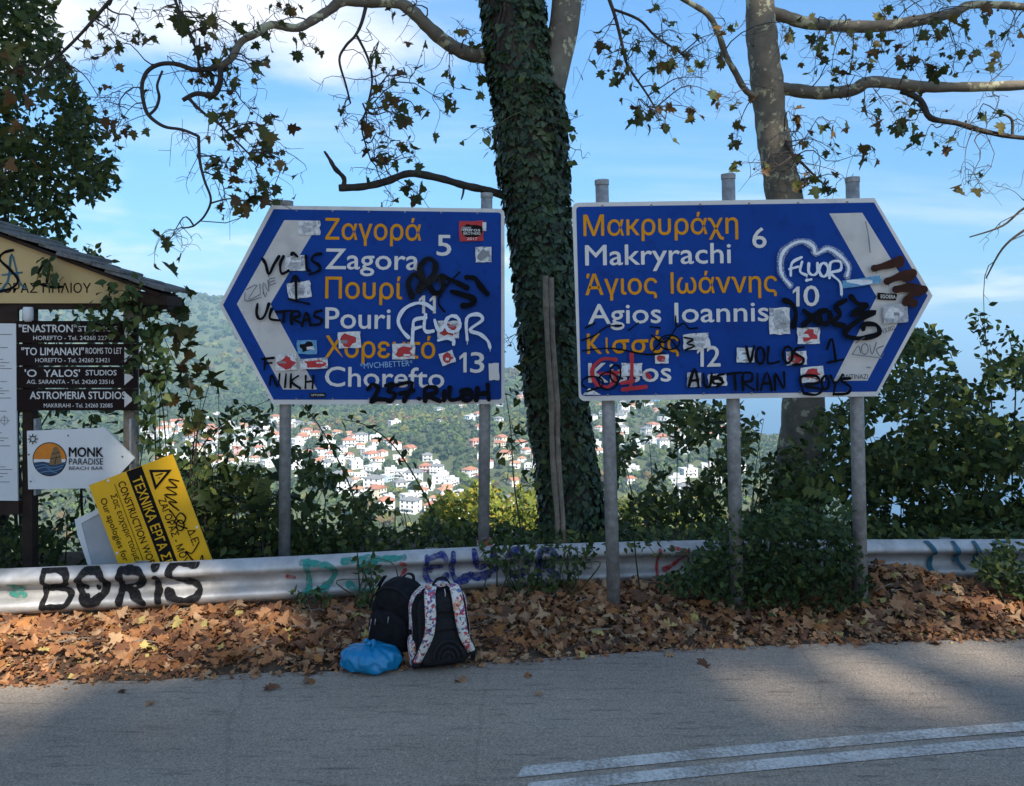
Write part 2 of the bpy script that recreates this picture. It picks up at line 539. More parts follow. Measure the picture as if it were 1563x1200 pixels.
def worn_paint():
    m = bpy.data.materials.new('road_paint'); m.use_nodes = True
    n, l = m.node_tree.nodes, m.node_tree.links
    b = n['Principled BSDF']; b.inputs['Roughness'].default_value = 0.7
    tc = n.new('ShaderNodeTexCoord')
    a = n.new('ShaderNodeTexNoise'); a.inputs['Scale'].default_value = 55; a.inputs['Detail'].default_value = 6; a.inputs['Roughness'].default_value = 0.75
    a2 = n.new('ShaderNodeTexNoise'); a2.inputs['Scale'].default_value = 4; a2.inputs['Detail'].default_value = 3
    l.new(tc.outputs['Object'], a.inputs['Vector']); l.new(tc.outputs['Object'], a2.inputs['Vector'])
    s = n.new('ShaderNodeMath'); s.operation = 'MULTIPLY_ADD'; s.inputs[1].default_value = 0.5
    l.new(a2.outputs['Fac'], s.inputs[0]); l.new(a.outputs['Fac'], s.inputs[2])
    r = n.new('ShaderNodeValToRGB'); e = r.color_ramp.elements
    e[0].position = 0.63; e[0].color = (0.26, 0.22, 0.175, 1); e[1].position = 0.86; e[1].color = (0.60, 0.55, 0.48, 1)
    l.new(s.outputs[0], r.inputs[0]); l.new(r.outputs[0], b.inputs['Base Color'])
    return m
M['asphalt'] = asphalt_mat(); M['paint'] = worn_paint()
M['soil'] = mat('soil', (0.085, 0.052, 0.03), 0.95, vary=0.4, scale=12, bump=0.6, bscale=40)
M['hill'] = mat('hill_meadow', (0.085, 0.10, 0.035), 0.95, vary=0.35, scale=0.012, stain=(0.15, 0.13, 0.06), stain_scale=0.008)
M['sea'] = mat('sea_water', (0.02, 0.075, 0.16), 0.35, vary=0.15, scale=0.0006)
M['bank'] = mat('bank_soil', (0.42, 0.36, 0.26), 0.95, vary=0.4, scale=1.5, bump=0.5)  # unseen bank, kept pale to bounce warm light onto the signs

# ------------------------------------------------------------------ curves of the place
RAIL = [(-9.5, 4.25), (-6.2, 4.98), (-3.45, 5.50), (-1.64, 5.83), (-0.2, 6.07), (1.09, 6.20), (2.2, 6.27), (3.96, 6.32), (7.0, 6.3), (10, 6.1)]
rail_c = np.array(catmull(RAIL, 24))
def rail_y(x): return np.interp(x, rail_c[:, 0], rail_c[:, 1])
EDGE = [(-12, 3.2), (-6, 3.95), (-2.75, 4.40), (-1.03, 4.585), (0.1, 4.74), (0.856, 4.90), (2.0, 5.0), (3.17, 5.07), (6, 5.05), (12, 4.6)]
edge_c = np.array(catmull(EDGE, 20))
def edge_y(x): return np.interp(x, edge_c[:, 0], edge_c[:, 1])
def verge_z(x, y):
    x = np.asarray(x, float); y = np.asarray(y, float)
    t = np.clip((y - edge_y(x)) / (rail_y(x) - edge_y(x)), 0, 1)
    z = -0.03 + 0.04 * np.clip(t * 3.0, 0, 1) - 0.055 * np.clip((t - 0.35) / 0.65, 0, 1)
    heap = 0.17 * np.exp(-((x - 2.75) / 0.5) ** 2 - ((y - 6.1) / 0.4) ** 2) + 0.06 * np.exp(-((x - 0.9) / 0.8) ** 2 - ((y - 5.9) / 0.4) ** 2)
    z = z + heap + 0.012 * noise2(x * 3, y * 3, 4) * np.clip(t * 4, 0, 1)
    back = np.clip(y - rail_y(x) - 0.15, 0, None)
    z = z - 0.10 * np.clip(back / 0.5, 0, 1) - 0.42 * np.clip(back - 2.2, 0, None) ** 1.35
    return z

# ------------------------------------------------------------------ road, verge, bank behind the camera
def strip(name, lower, upper, z, m, nx=2):
    n = len(lower); V, F = [], []
    for i in range(n):
        for k in range(nx):
            t = k / (nx - 1)
            V.append((lower[i][0] * (1 - t) + upper[i][0] * t, lower[i][1] * (1 - t) + upper[i][1] * t, z))
    for i in range(n - 1):
        for k in range(nx - 1):
            a = i * nx + k
            F.append((a, a + nx, a + nx + 1, a + 1))
    return struct(name, V, F, m)
xs = np.linspace(-45, 45, 181)
def ext_edge(x): return edge_y(np.clip(x, -12, 12)) - np.maximum(np.abs(x) - 12, 0) * 0.25
wig = 0.02 * np.sin(xs * 7.1) + 0.015 * np.sin(xs * 17.3 + 1)
road = strip('road', [(x, -4.2) for x in xs], [(x, ext_edge(x) + w + 0.03) for x, w in zip(xs, wig)], 0.0, M['asphalt'], 6)

def line_mark(y_off, x_start):
    # centre line follows the photographed marking: (0.0,3.57) -> (2.5,4.0)
    X = np.linspace(x_start, 16, 60)
    yc = 3.545 + 0.185 * X - 0.0085 * np.clip(X - 0.3, 0, None) ** 2 + y_off
    return strip('road_marking', [(x, y - 0.046) for x, y in zip(X, yc)], [(x + 0.03, y + 0.046) for x, y in zip(X, yc)], 0.004, M['paint'])
line_mark(0.0, 0.02); line_mark(-0.135, 0.045)

gx = np.linspace(-14, 14, 240); gy = np.concatenate([np.linspace(3.6, 7.2, 60), np.linspace(7.35, 26, 60)])
GX, GY = np.meshgrid(gx, gy)
keep_y = np.maximum(GY, edge_y(GX) - 0.05)
GZ = verge_z(GX, keep_y)
V = np.stack([GX, keep_y, GZ], 2).reshape(-1, 3)
idx = np.arange(len(gy) * len(gx)).reshape(len(gy), len(gx))
F = np.stack([idx[:-1, :-1], idx[:-1, 1:], idx[1:, 1:], idx[1:, :-1]], 2).reshape(-1, 4)
struct('verge_ground', V, F, M['soil'], smooth=True)

bx_ = np.linspace(-45, 45, 90); by_ = np.linspace(-4.2, -60, 50)
GX, GY = np.meshgrid(bx_, by_)
GZ = -0.01 + 0.28 * np.clip(-4.6 - GY, 0, None) ** 1.02 + 0.3 * noise2(GX * 0.4, GY * 0.4, 9) * np.clip((-5 - GY) / 3, 0, 1)
idx = np.arange(len(by_) * len(bx_)).reshape(len(by_), len(bx_))
F = np.stack([idx[:-1, :-1], idx[1:, :-1], idx[1:, 1:], idx[:-1, 1:]], 2).reshape(-1, 4)
struct('uphill_bank', np.stack([GX, GY, GZ], 2).reshape(-1, 3), F, M['bank'], smooth=True)
def bank_z(x, y): return -0.01 + 0.28 * max(-4.6 - y, 0) ** 1.02

# ------------------------------------------------------------------ valley, far hillside, sea
SEA_Z = -450.0
DD = [16, 30, 60, 120, 300, 450, 560, 800, 1000, 1200, 1350, 1700, 2100, 2600, 3200, 4500]
PROF = {   # picture column: height along that line of sight
    -2500: [-6, -14, -26, -50, -80, -80, -70, -50, -20, 20, 50, 100, 140, 148, 140, 120],
    -500: [-6, -14, -30, -58, -104, -114, -104, -86, -74, -44, -14, 56, 120, 146, 140, 110],
    0:    [-6, -14, -30, -60, -108, -118, -108, -95, -88, -62, -34, 36, 106, 148, 140, 100],
    300:  [-6, -14, -30, -60, -108, -118, -108, -96, -88, -63, -36, 30, 92, 110, 40, -100],
    420:  [-6, -14, -30, -60, -108, -118, -109, -96, -89, -66, -42, 14, 66, 60, -40, -250],
    620:  [-6, -14, -30, -60, -108, -120, -109, -96, -90, -70, -50, -20, -10, -80, -250, -470],
    790:  [-6, -14, -30, -60, -108, -120, -109, -96, -90, -72, -55, -95, -200, -380, -480, -480],
    1050: [-6, -14, -30, -60, -108, -120, -112, -98, -84, -110, -170, -330, -480, -480, -480, -480],
    1180: [-6, -14, -30, -60, -110, -122, -118, -116, -130, -190, -260, -440, -480, -480, -480, -480],
    1400: [-6, -14, -31, -64, -125, -150, -175, -240, -320, -420, -480, -480, -480, -480, -480, -480],
    4500: [-6, -14, -32, -68, -145, -200, -250, -380, -480, -480, -480, -480, -480, -480, -480, -480],
}
pc = np.array(sorted(PROF)); PZ = np.array([PROF[k] for k in pc], float); LD = np.log(np.array(DD, float))
def terrain_z(x, y):
    x = np.asarray(x, float); y = np.maximum(np.asarray(y, float), 1.0)
    col = np.clip(CX + FPX * x / y, pc[0], pc[-1]); ld = np.clip(np.log(y), LD[0], LD[-1])
    i = np.clip(np.searchsorted(pc, col) - 1, 0, len(pc) - 2); t = (col - pc[i]) / (pc[i + 1] - pc[i])
    t = t * t * (3 - 2 * t)
    j = np.clip(np.searchsorted(LD, ld) - 1, 0, len(LD) - 2); s = (ld - LD[j]) / (LD[j + 1] - LD[j])
    z = (PZ[i, j] * (1 - s) + PZ[i, j + 1] * s) * (1 - t) + (PZ[i + 1, j] * (1 - s) + PZ[i + 1, j + 1] * s) * t
    amp = np.clip((y - 100) / 500, 0, 1) * (2.5 + y * 0.0022)
    return z + amp * noise2(x / 70.0, y / 70.0, 21) + amp * 1.5 * noise2(x / 210.0, y / 210.0, 22)
cols = np.concatenate([np.linspace(-2500, -300, 24), np.linspace(-260, 1400, 120), np.linspace(1460, 4500, 30)])
rows = np.exp(np.linspace(math.log(16), math.log(4500), 130))
C_, Y_ = np.meshgrid(cols, rows)
X_ = (C_ - CX) / FPX * Y_
Z_ = terrain_z(X_, Y_)
idx = np.arange(C_.size).reshape(C_.shape)
F = np.stack([idx[:-1, :-1], idx[:-1, 1:], idx[1:, 1:], idx[1:, :-1]], 2).reshape(-1, 4)
struct('valley_hillside', np.stack([X_, Y_, Z_], 2).reshape(-1, 3), F, M['hill'], smooth=True)
sx_ = np.linspace(-90000, 90000, 30); sy_ = np.linspace(500, 90000, 30)
GX, GY = np.meshgrid(sx_, sy_)
idx = np.arange(GX.size).reshape(GX.shape)
F = np.stack([idx[:-1, :-1], idx[:-1, 1:], idx[1:, 1:], idx[1:, :-1]], 2).reshape(-1, 4)
struct('sea', np.stack([GX, GY, np.full(GX.shape, SEA_Z)], 2).reshape(-1, 3), F, M['sea'])

def solve_px(px, py, lo=380.0, hi=2600.0):
    """first place on the hillside seen along that direction"""
    d = np.linspace(lo, hi, 700)
    x = (px - CX) / FPX * d
    z = terrain_z(x, d); r = CAMH + (EYE - py) / FPX * d
    k = np.where(z >= r)[0]
    if len(k) == 0: return None
    return x[k[0]], d[k[0]], z[k[0]]

# ------------------------------------------------------------------ village on the far slope
for nm, c in (('wall_white', (0.80, 0.79, 0.76)), ('wall_cream', (0.72, 0.64, 0.48)), ('wall_grey', (0.50, 0.50, 0.48)), ('wall_pink', (0.62, 0.33, 0.28)), ('wall_blue', (0.55, 0.66, 0.74))):
    M[nm] = mat(nm, c, 0.9, vary=0.08, scale=0.6)
M['roof_red'] = mat('roof_red', (0.40, 0.17, 0.10), 0.9, vary=0.25, scale=1.2)
M['roof_orange'] = mat('roof_orange', (0.47, 0.24, 0.14), 0.9, vary=0.25, scale=1.2)
M['roof_slate'] = mat('roof_slate', (0.20, 0.20, 0.20), 0.9, vary=0.25, scale=1.2)
M['win_dark'] = mat('window_dark', (0.03, 0.035, 0.04), 0.2, vary=0.2)
M['concrete'] = mat('pale_concrete', (0.6, 0.59, 0.56), 0.9)

def house_parts(w, d, h, rh, kind, wall, roof, storeys):
    """list of (name, verts, faces, material), base at origin, front facing -Y"""
    out = []
    b = MB().box((0, 0, h / 2 - 2), (w, d, h + 4)); out.append(('wall', b.v, b.f, M[wall]))
    o = 0.55; W, D = w / 2 + o, d / 2 + o
    if kind == 'hip':
        r = max(w - d, 0.6) / 2
        v = [(-W, -D, h), (W, -D, h), (W, D, h), (-W, D, h), (-r, 0, h + rh), (r, 0, h + rh), (-W, -D, h - .22), (W, -D, h - .22), (W, D, h - .22), (-W, D, h - .22)]
        f = [(0, 1, 5, 4), (1, 2, 5), (2, 3, 4, 5), (3, 0, 4), (0, 6, 7, 1), (1, 7, 8, 2), (2, 8, 9, 3), (3, 9, 6, 0), (9, 8, 7, 6)]
    elif kind == 'gable':
        v = [(-W, -D, h), (W, -D, h), (W, D, h), (-W, D, h), (0, -D, h + rh), (0, D, h + rh), (-W, -D, h - .22), (W, -D, h - .22), (W, D, h - .22), (-W, D, h - .22)]
        f = [(0, 4, 5, 3), (1, 2, 5, 4), (0, 1, 4), (2, 3, 5), (0, 6, 7, 1), (1, 7, 8, 2), (2, 8, 9, 3), (3, 9, 6, 0), (9, 8, 7, 6)]
    else:
        bb = MB().box((0, 0, h + 0.15), (w + 0.5, d + 0.5, 0.35)).box((0.2 * w, 0.1 * d, h + 1.3), (w * 0.3, d * 0.4, 2.0)); v, f = bb.v, bb.f
    out.append(('roof', v, f, M[roof]))
    n = max(2, int(w / 3.2))
    for s in range(storeys):
        zc = 1.5 + s * (h / storeys)
        for k in range(n):
            xw = (k + 0.5) / n * w - w / 2
            b = MB().box((xw, -d / 2, zc), (1.25, 0.12, 1.5)); out.append(('window', b.v, b.f, M['win_dark']))
        b = MB().box((-w / 2, 0, zc), (0.12, 1.3, 1.5)); out.append(('window', b.v, b.f, M['win_dark']))
        b = MB().box((w / 2, 0, zc), (0.12, 1.3, 1.5)); out.append(('window', b.v, b.f, M['win_dark']))
    if storeys > 1:
        b = MB().box((0, -d / 2 - 0.7, h / storeys), (w * 0.7, 1.4, 0.2)).box((0, -d / 2 - 1.38, h / storeys + 0.5), (w * 0.7, 0.06, 0.8)); out.append(('balcony', b.v, b.f, M['concrete']))
    return out
HV = [((11, 9, 6, 2.4, 'hip', 'wall_white', 'roof_red', 2), 'white two-storey house with red hipped roof in the hillside village'),
      ((9, 8, 5.6, 2.0, 'hip', 'wall_white', 'roof_orange', 2), 'small white house with orange hipped roof in the hillside village'),
      ((10, 8, 6.2, 2.2, 'gable', 'wall_cream', 'roof_red', 2), 'cream house with red gabled roof in the hillside village'),
      ((12, 9, 6.2, 1, 'flat', 'wall_white', 'concrete', 2), 'white flat-roofed house with stair tower in the hillside village'),
      ((9, 8, 6, 2.2, 'hip', 'wall_grey', 'roof_slate', 2), 'grey house with dark slate roof in the hillside village'),
      ((12, 9, 8.6, 2.2, 'hip', 'wall_white', 'roof_slate', 3), 'tall white mansion with slate hipped roof in the hillside village'),
      ((8, 7, 3.4, 1.8, 'gable', 'wall_white', 'roof_orange', 1), 'low white cottage with orange gabled roof in the hillside village'),
      ((10, 8, 6, 2.2, 'hip', 'wall_pink', 'roof_red', 2), 'pink house with red hipped roof in the hillside village'),
      ((10, 8, 6.4, 1, 'flat', 'wall_blue', 'concrete', 2), 'pale blue flat-roofed house in the hillside village')]
HMESH = []
for spec, lab in HV:
    HMESH.append([(nm, build_mesh(nm, v, f, m)) for nm, v, f, m in house_parts(*spec)])
hr = np.random.RandomState(77)
HOUSES = []
def add_houses(poly, n, sp):
    poly_ = np.array(poly, float); lo, hi = poly_.min(0), poly_.max(0); c = 0; tries = 0
    while c < n and tries < n * 60:
        tries += 1
        x, y = hr.uniform(lo, hi)
        if not in_poly(np.array([x]), np.array([y]), poly)[0]: continue
        s = solve_px(x, y)
        if s is None: continue
        if any((s[0] - q[0]) ** 2 + (s[1] - q[1]) ** 2 < sp ** 2 for q in HOUSES): continue
        HOUSES.append(s); c += 1
add_houses([(300, 652), (440, 645), (560, 668), (640, 690), (700, 740), (745, 800), (640, 800), (520, 750), (420, 720), (300, 710)], 128, 12.5)
add_houses([(215, 655), (330, 630), (440, 640), (440, 700), (250, 720)], 34, 12)
add_houses([(690, 660), (790, 680), (840, 700), (830, 640), (780, 600), (850, 590), (830, 720), (740, 715)], 34, 15)
add_houses([(900, 600), (1110, 612), (1130, 660), (1000, 690), (900, 690)], 55, 14)
add_houses([(500, 615), (780, 600), (760, 660), (640, 660), (500, 640)], 18, 22)
add_houses([(700, 720), (790, 740), (780, 790), (720, 800)], 6, 20)
add_houses([(900, 690), (1140, 680), (1140, 780), (900, 780)], 14, 22)
for i, s in enumerate(HOUSES):
    k = hr.choice(len(HV), p=[0.17, 0.12, 0.11, 0.21, 0.10, 0.10, 0.08, 0.04, 0.07])
    r = thing('village_house', HV[k][1], 'house', (s[0], s[1], s[2] - 0.3), 'houses of the village across the valley')
    r.rotation_euler = (0, 0, hr.uniform(-1.3, 1.3))
    sc = hr.uniform(0.62, 1.0); r.scale = (sc, sc, sc)
    for nm, me in HMESH[k]:
        o = link(nm, me, r)
HXY = np.array([(s[0], s[1]) for s in HOUSES])

# ------------------------------------------------------------------ woods on the far slope (one mass)
CROWNC = [(0.07, 0.105, 0.03), (0.11, 0.15, 0.035), (0.05, 0.078, 0.028), (0.18, 0.18, 0.04), (0.17, 0.12, 0.04), (0.085, 0.105, 0.05)]
CM = [mat('wood_crown', c, 0.9, vary=0.35, scale=0.5, trans=0.15) for c in CROWNC]
def woods(name, n, fcols, frows, r0, r1, seed, avoid=True):
    r = np.random.RandomState(seed)
    C_ = r.uniform(fcols[0], fcols[1], n); D_ = np.sqrt(r.uniform(frows[0] ** 2, frows[1] ** 2, n))
    X = (C_ - CX) / FPX * D_
    dens = noise2(X / 130, D_ / 130, 31)
    k = dens > r.uniform(-1.6, 0.1, n)
    if avoid:
        d2 = np.array([np.min((HXY[:, 0] - a) ** 2 + ((HXY[:, 1] - b) * np.where(b < HXY[:, 1], 0.55, 1.0)) ** 2) for a, b in zip(X, D_)])
        near = d2 < 75; k &= ~near
    X, D_ = X[k], D_[k]; Z = terrain_z(X, D_)
    k = Z > SEA_Z + 8; X, D_, Z = X[k], D_[k], Z[k]
    m = len(X)
    vars_ = []
    NQ = 42                                      # leafy sprays round the crown
    for q in range(10):
        rr = np.random.RandomState(q); d = rr.normal(size=(NQ, 3)); d /= np.linalg.norm(d, axis=1)[:, None]
        rad_ = 0.62 + 0.38 * rr.rand(NQ); d = d * rad_[:, None] * np.array([1, 1, rr.uniform(0.85, 1.2)]); d[:, :2] += rr.normal(size=2) * 0.12
        nn = d + rr.normal(size=(NQ, 3)) * 0.42; nn /= np.linalg.norm(nn, axis=1)[:, None]
        t1 = np.cross(nn, rr.normal(size=(NQ, 3))); t1 /= np.linalg.norm(t1, axis=1)[:, None]; t2 = np.cross(nn, t1)
        sz = rr.uniform(0.30, 0.58, NQ)[:, None]
        vars_.append(np.stack([d + t1 * sz, d + t2 * sz * 0.8, d - t1 * sz * 0.9, d - t2 * sz], 1).reshape(-1, 3))
    QF = np.arange(NQ * 4).reshape(NQ, 4)
    vid = r.randint(0, 10, m); rad = r.uniform(r0, r1, m) * (0.75 + 0.25 * noise2(X / 60, D_ / 60, 3))
    rad = np.clip(rad, r0 * 0.6, r1 * 1.2)
    allv = np.stack(vars_)[vid] * rad[:, None, None]
    allv = allv + np.stack([X, D_, Z + rad * 0.75], 1)[:, None, :]
    FF = (QF[None] + (np.arange(m) * NQ * 4)[:, None, None]).reshape(-1, 4)
    tone = noise2(X / 90, D_ / 90, 5) + r.uniform(-0.9, 0.9, m)
    mi = np.digitize(tone, [-0.75, -0.2, 0.3, 0.75, 1.15])
    mi = np.array([2, 0, 5, 1, 3, 4])[mi]
    o = link(name, build_mesh(name, allv.reshape(-1, 3), FF, CM, np.repeat(mi, NQ)))
    o['kind'] = 'stuff'
    o['label'] = 'mixed green and yellowing woods covering the far hillside'; o['category'] = 'woods'
    return m
N1 = woods('hillside_woods', 9500, (-150, 1330), (380, 1150), 3.0, 5.6, 1)
N2 = woods('ridge_woods', 6200, (-250, 1150), (1100, 2500), 5.5, 9.0, 2)
print('houses', len(HOUSES), 'trees', N1, N2)
# ------------------------------------------------------------------ materials of the things
def galv(name, c=0.42, stain=(0.16, 0.12, 0.09), metal=0.55, rough=0.5):
    return mat(name, (c * 1.04, c, c * 0.95), rough, metal, vary=0.22, scale=7, bump=0.12, bscale=30, stain=stain, stain_scale=4.0, stain_lo=0.5, stain_hi=0.78)
M['galv'] = galv('galvanised_rail', 0.44, stain=(0.24, 0.22, 0.19), metal=0.3, rough=0.55)
M['galv_post'] = mat('galvanised_post', (0.30, 0.295, 0.285), 0.6, 0.3, vary=0.3, scale=22, bump=0.1, bscale=50, stain=(0.19, 0.18, 0.17), stain_scale=9, stain_lo=0.48, stain_hi=0.7)
M['bolt'] = mat('bolt_steel', (0.2, 0.2, 0.2), 0.5, 0.7)
M['sign_white'] = mat('sign_border_white', (0.62, 0.59, 0.55), 0.5, vary=0.06, scale=4, stain=(0.42, 0.41, 0.38), stain_scale=5, stain_lo=0.55, stain_hi=0.8)
M['sign_blue'] = mat('sign_blue', (0.0006, 0.041, 0.235), 0.5, spec=0.14, vary=0.14, scale=2.2, stain=(0.0006, 0.026, 0.155), stain_scale=9, stain_lo=0.55, stain_hi=0.75)
M['chevron'] = mat('chevron_film', (0.56, 0.53, 0.49), 0.45, vary=0.08, scale=3, stain=(0.38, 0.37, 0.35), stain_scale=4, stain_lo=0.5, stain_hi=0.8)
M['letter_white'] = mat('letter_white', (0.66, 0.63, 0.58), 0.5, vary=0.05, spec=0.15)
M['letter_yellow'] = mat('letter_yellow', (0.64, 0.26, 0.004), 0.5, vary=0.06, spec=0.15)
M['spray_black'] = mat('spray_black', (0.006, 0.006, 0.007), 0.75, vary=0.3, spec=0.06)
M['spray_white'] = mat('spray_white', (0.66, 0.70, 0.74), 0.6, vary=0.1, scale=30)
M['spray_red'] = mat('spray_red', (0.40, 0.012, 0.02), 0.55, vary=0.2)
M['spray_brown'] = mat('spray_brown', (0.045, 0.018, 0.012), 0.7, vary=0.3, spec=0.1)
M['spray_green'] = mat('spray_green', (0.03, 0.30, 0.23), 0.6, vary=0.25, scale=25)
M['spray_blue'] = mat('spray_blue', (0.025, 0.035, 0.20), 0.6, vary=0.3, scale=25)
M['spray_teal'] = mat('spray_teal', (0.02, 0.10, 0.14), 0.6, vary=0.3)
M['pen_blue'] = mat('marker_pale_blue', (0.25, 0.42, 0.62), 0.6)
M['pen_grey'] = mat('marker_grey', (0.10, 0.11, 0.13), 0.6)
M['sticker_white'] = mat('sticker_white', (0.62, 0.62, 0.60), 0.5, vary=0.25, scale=40, stain=(0.25, 0.25, 0.26), stain_scale=30, stain_lo=0.55, stain_hi=0.62)
M['sticker_red'] = mat('sticker_red', (0.42, 0.02, 0.025), 0.5, vary=0.2, scale=30)
M['sticker_grey'] = mat('sticker_grey', (0.36, 0.37, 0.38), 0.5, vary=0.4, scale=50)
M['sticker_blue'] = mat('sticker_blue', (0.10, 0.28, 0.45), 0.5, vary=0.3, scale=40)
M['wood_dark'] = mat('wood_dark_brown', (0.035, 0.022, 0.016), 0.8, spec=0.15, vary=0.35, scale=9, bump=0.2)
M['wood_grey'] = mat('weathered_wood', (0.20, 0.165, 0.125), 0.9, vary=0.35, scale=14, bump=0.5, bscale=50)
M['board_brown'] = mat('board_brown', (0.016, 0.009, 0.008), 0.6, spec=0.08, vary=0.2, scale=5)
M['cream'] = mat('cream_board', (0.52, 0.37, 0.16), 0.6, vary=0.08, scale=3, stain=(0.45, 0.33, 0.16), stain_scale=3, stain_lo=0.5, stain_hi=0.8)
M['slate'] = mat('roof_slate_stone', (0.13, 0.125, 0.115), 0.9, vary=0.35, scale=7, bump=0.5, bscale=30)
M['poster'] = mat('white_poster', (0.64, 0.64, 0.63), 0.45, vary=0.05, scale=3)
M['print_grey'] = mat('grey_print', (0.22, 0.22, 0.23), 0.6)
M['print_black'] = mat('black_print', (0.010, 0.009, 0.008), 0.7, spec=0.08)
M['print_white'] = mat('white_print', (0.62, 0.60, 0.57), 0.55, vary=0.06)
M['monk_white'] = mat('arrow_board_white', (0.66, 0.66, 0.64), 0.45, vary=0.05, scale=4, stain=(0.45, 0.44, 0.42), stain_scale=8, stain_lo=0.62, stain_hi=0.75)
M['logo_orange'] = mat('logo_orange', (0.62, 0.19, 0.012), 0.5, vary=0.15)
M['logo_navy'] = mat('logo_navy', (0.02, 0.05, 0.10), 0.5)
M['logo_wave'] = mat('logo_wave', (0.10, 0.22, 0.34), 0.5)
M['logo_rock'] = mat('logo_rock', (0.20, 0.12, 0.05), 0.5)
M['works_yellow'] = mat('works_yellow', (0.74, 0.40, 0.008), 0.5, vary=0.07, scale=4)
M['grey_board'] = mat('grey_wrapped_board', (0.36, 0.37, 0.38), 0.5, vary=0.12, scale=5, bump=0.2)

def faded(name, c, lo=0.25):
    m = bpy.data.materials.new(name); m.use_nodes = True
    n, l = m.node_tree.nodes, m.node_tree.links; b = n['Principled BSDF']; b.inputs['Base Color'].default_value = (*c, 1); b.inputs['Roughness'].default_value = 0.7; b.inputs['Specular IOR Level'].default_value = 0.15
    tc = n.new('ShaderNodeTexCoord'); t = n.new('ShaderNodeTexNoise'); t.inputs['Scale'].default_value = 26; t.inputs['Detail'].default_value = 7; t.inputs['Roughness'].default_value = 0.7; l.new(tc.outputs['Object'], t.inputs['Vector'])
    r = n.new('ShaderNodeMapRange'); r.inputs['From Min'].default_value = 0.36; r.inputs['From Max'].default_value = 0.60; r.inputs['To Min'].default_value = lo
    l.new(t.outputs['Fac'], r.inputs['Value']); l.new(r.outputs[0], b.inputs['Alpha'])
    return m
M['spray_green'] = faded('faded_green_spray', (0.03, 0.26, 0.20)); M['spray_blue'] = faded('faded_blue_spray', (0.022, 0.03, 0.17)); M['rail_red'] = faded('faded_red_spray', (0.38, 0.03, 0.025)); M['rail_black'] = faded('worn_black_spray', (0.010, 0.010, 0.011), 0.78)
class Deep:
    """keeps prints on one surface apart: each new one lies a little prouder"""
    def __init__(s, start=0.0022, step=0.00045): s.d = start; s.step = step
    def next(s): s.d += s.step; return s.d

def flat_print(name, V2, F, Y, depth, m, parent, idx=None, label=None):
    """print in picture pixels laid on the upright plane at distance Y, depth metres proud of it"""
    V2 = np.asarray(V2, float); k = np.zeros(len(V2)) if idx is None else np.asarray(idx) * 8e-6
    if V2.shape[1] == 3: k = V2[:, 2]; V2 = V2[:, :2]
    V = np.stack([(V2[:, 0] - CX) * Y / FPX, np.full(len(V2), Y) - depth - k, CAMH + (EYE - V2[:, 1]) * Y / FPX], 1)
    # faces wound to look at the road
    FF = []
    for f in F:
        a, b, c = V2[f[0]], V2[f[1]], V2[f[2]]
        ar = (b[0] - a[0]) * (c[1] - a[1]) - (b[1] - a[1]) * (c[0] - a[0])
        FF.append(tuple(f) if ar < 0 else tuple(f)[::-1])
    return part(name, V, FF, m, parent, label=label)

def strokes(name, polys, w, Y, dp, m, parent, conv=lambda p: p, smooth=4, taper=False, label=None):
    VV, FF, AA = [], [], []; off = 0; base = 0
    for pl in polys:
        v, f, a = stroke2d([conv(p) for p in pl], w, smooth, taper=taper)
        FF += [tuple(i + off for i in q) for q in f]; VV.append(v); off += len(v)
        AA += [base + i for i in a]; base += max(a) + 1
    return flat_print(name, np.concatenate(VV), FF, Y, dp.next(), m, parent, AA, label)

# ------------------------------------------------------------------ crash barrier
BARRIER_TOP = 0.325
PROFILE = [(0.310, 0.002), (0.304, 0.024), (0.290, 0.050), (0.268, 0.074), (0.248, 0.085), (0.228, 0.083), (0.214, 0.064), (0.202, 0.034), (0.190, 0.009), (0.155, 0.003),
           (0.120, 0.009), (0.108, 0.034), (0.096, 0.064), (0.084, 0.083), (0.064, 0.085), (0.044, 0.076), (0.024, 0.056), (0.008, 0.028), (0.0, 0.002)]
PZ_ = np.array([p[0] for p in PROFILE]); PO_ = np.array([p[1] for p in PROFILE])
def rail_top(x): return BARRIER_TOP + 0.008 * np.sin(x * 1.1 + 0.5)
def rail_normal(x):
    e = 0.02; dy = (rail_y(x + e) - rail_y(x - e)) / (2 * e)
    n = np.array([dy, -1.0]); return n / np.linalg.norm(n)
def rail_pt(x, h, out=0.0):
    """point on the beam face above x at height h (0..0.31 of the profile), out metres proud"""
    n = rail_normal(x); o = np.interp(h, PZ_[::-1], PO_[::-1]) + out
    return np.array([x + n[0] * o, rail_y(x) + n[1] * o, rail_top(x) - 0.31 + h])
barrier = thing('crash_barrier', 'dented galvanised crash barrier covered in spray paint along the roadside', 'guardrail', (0, 6.1, 0))
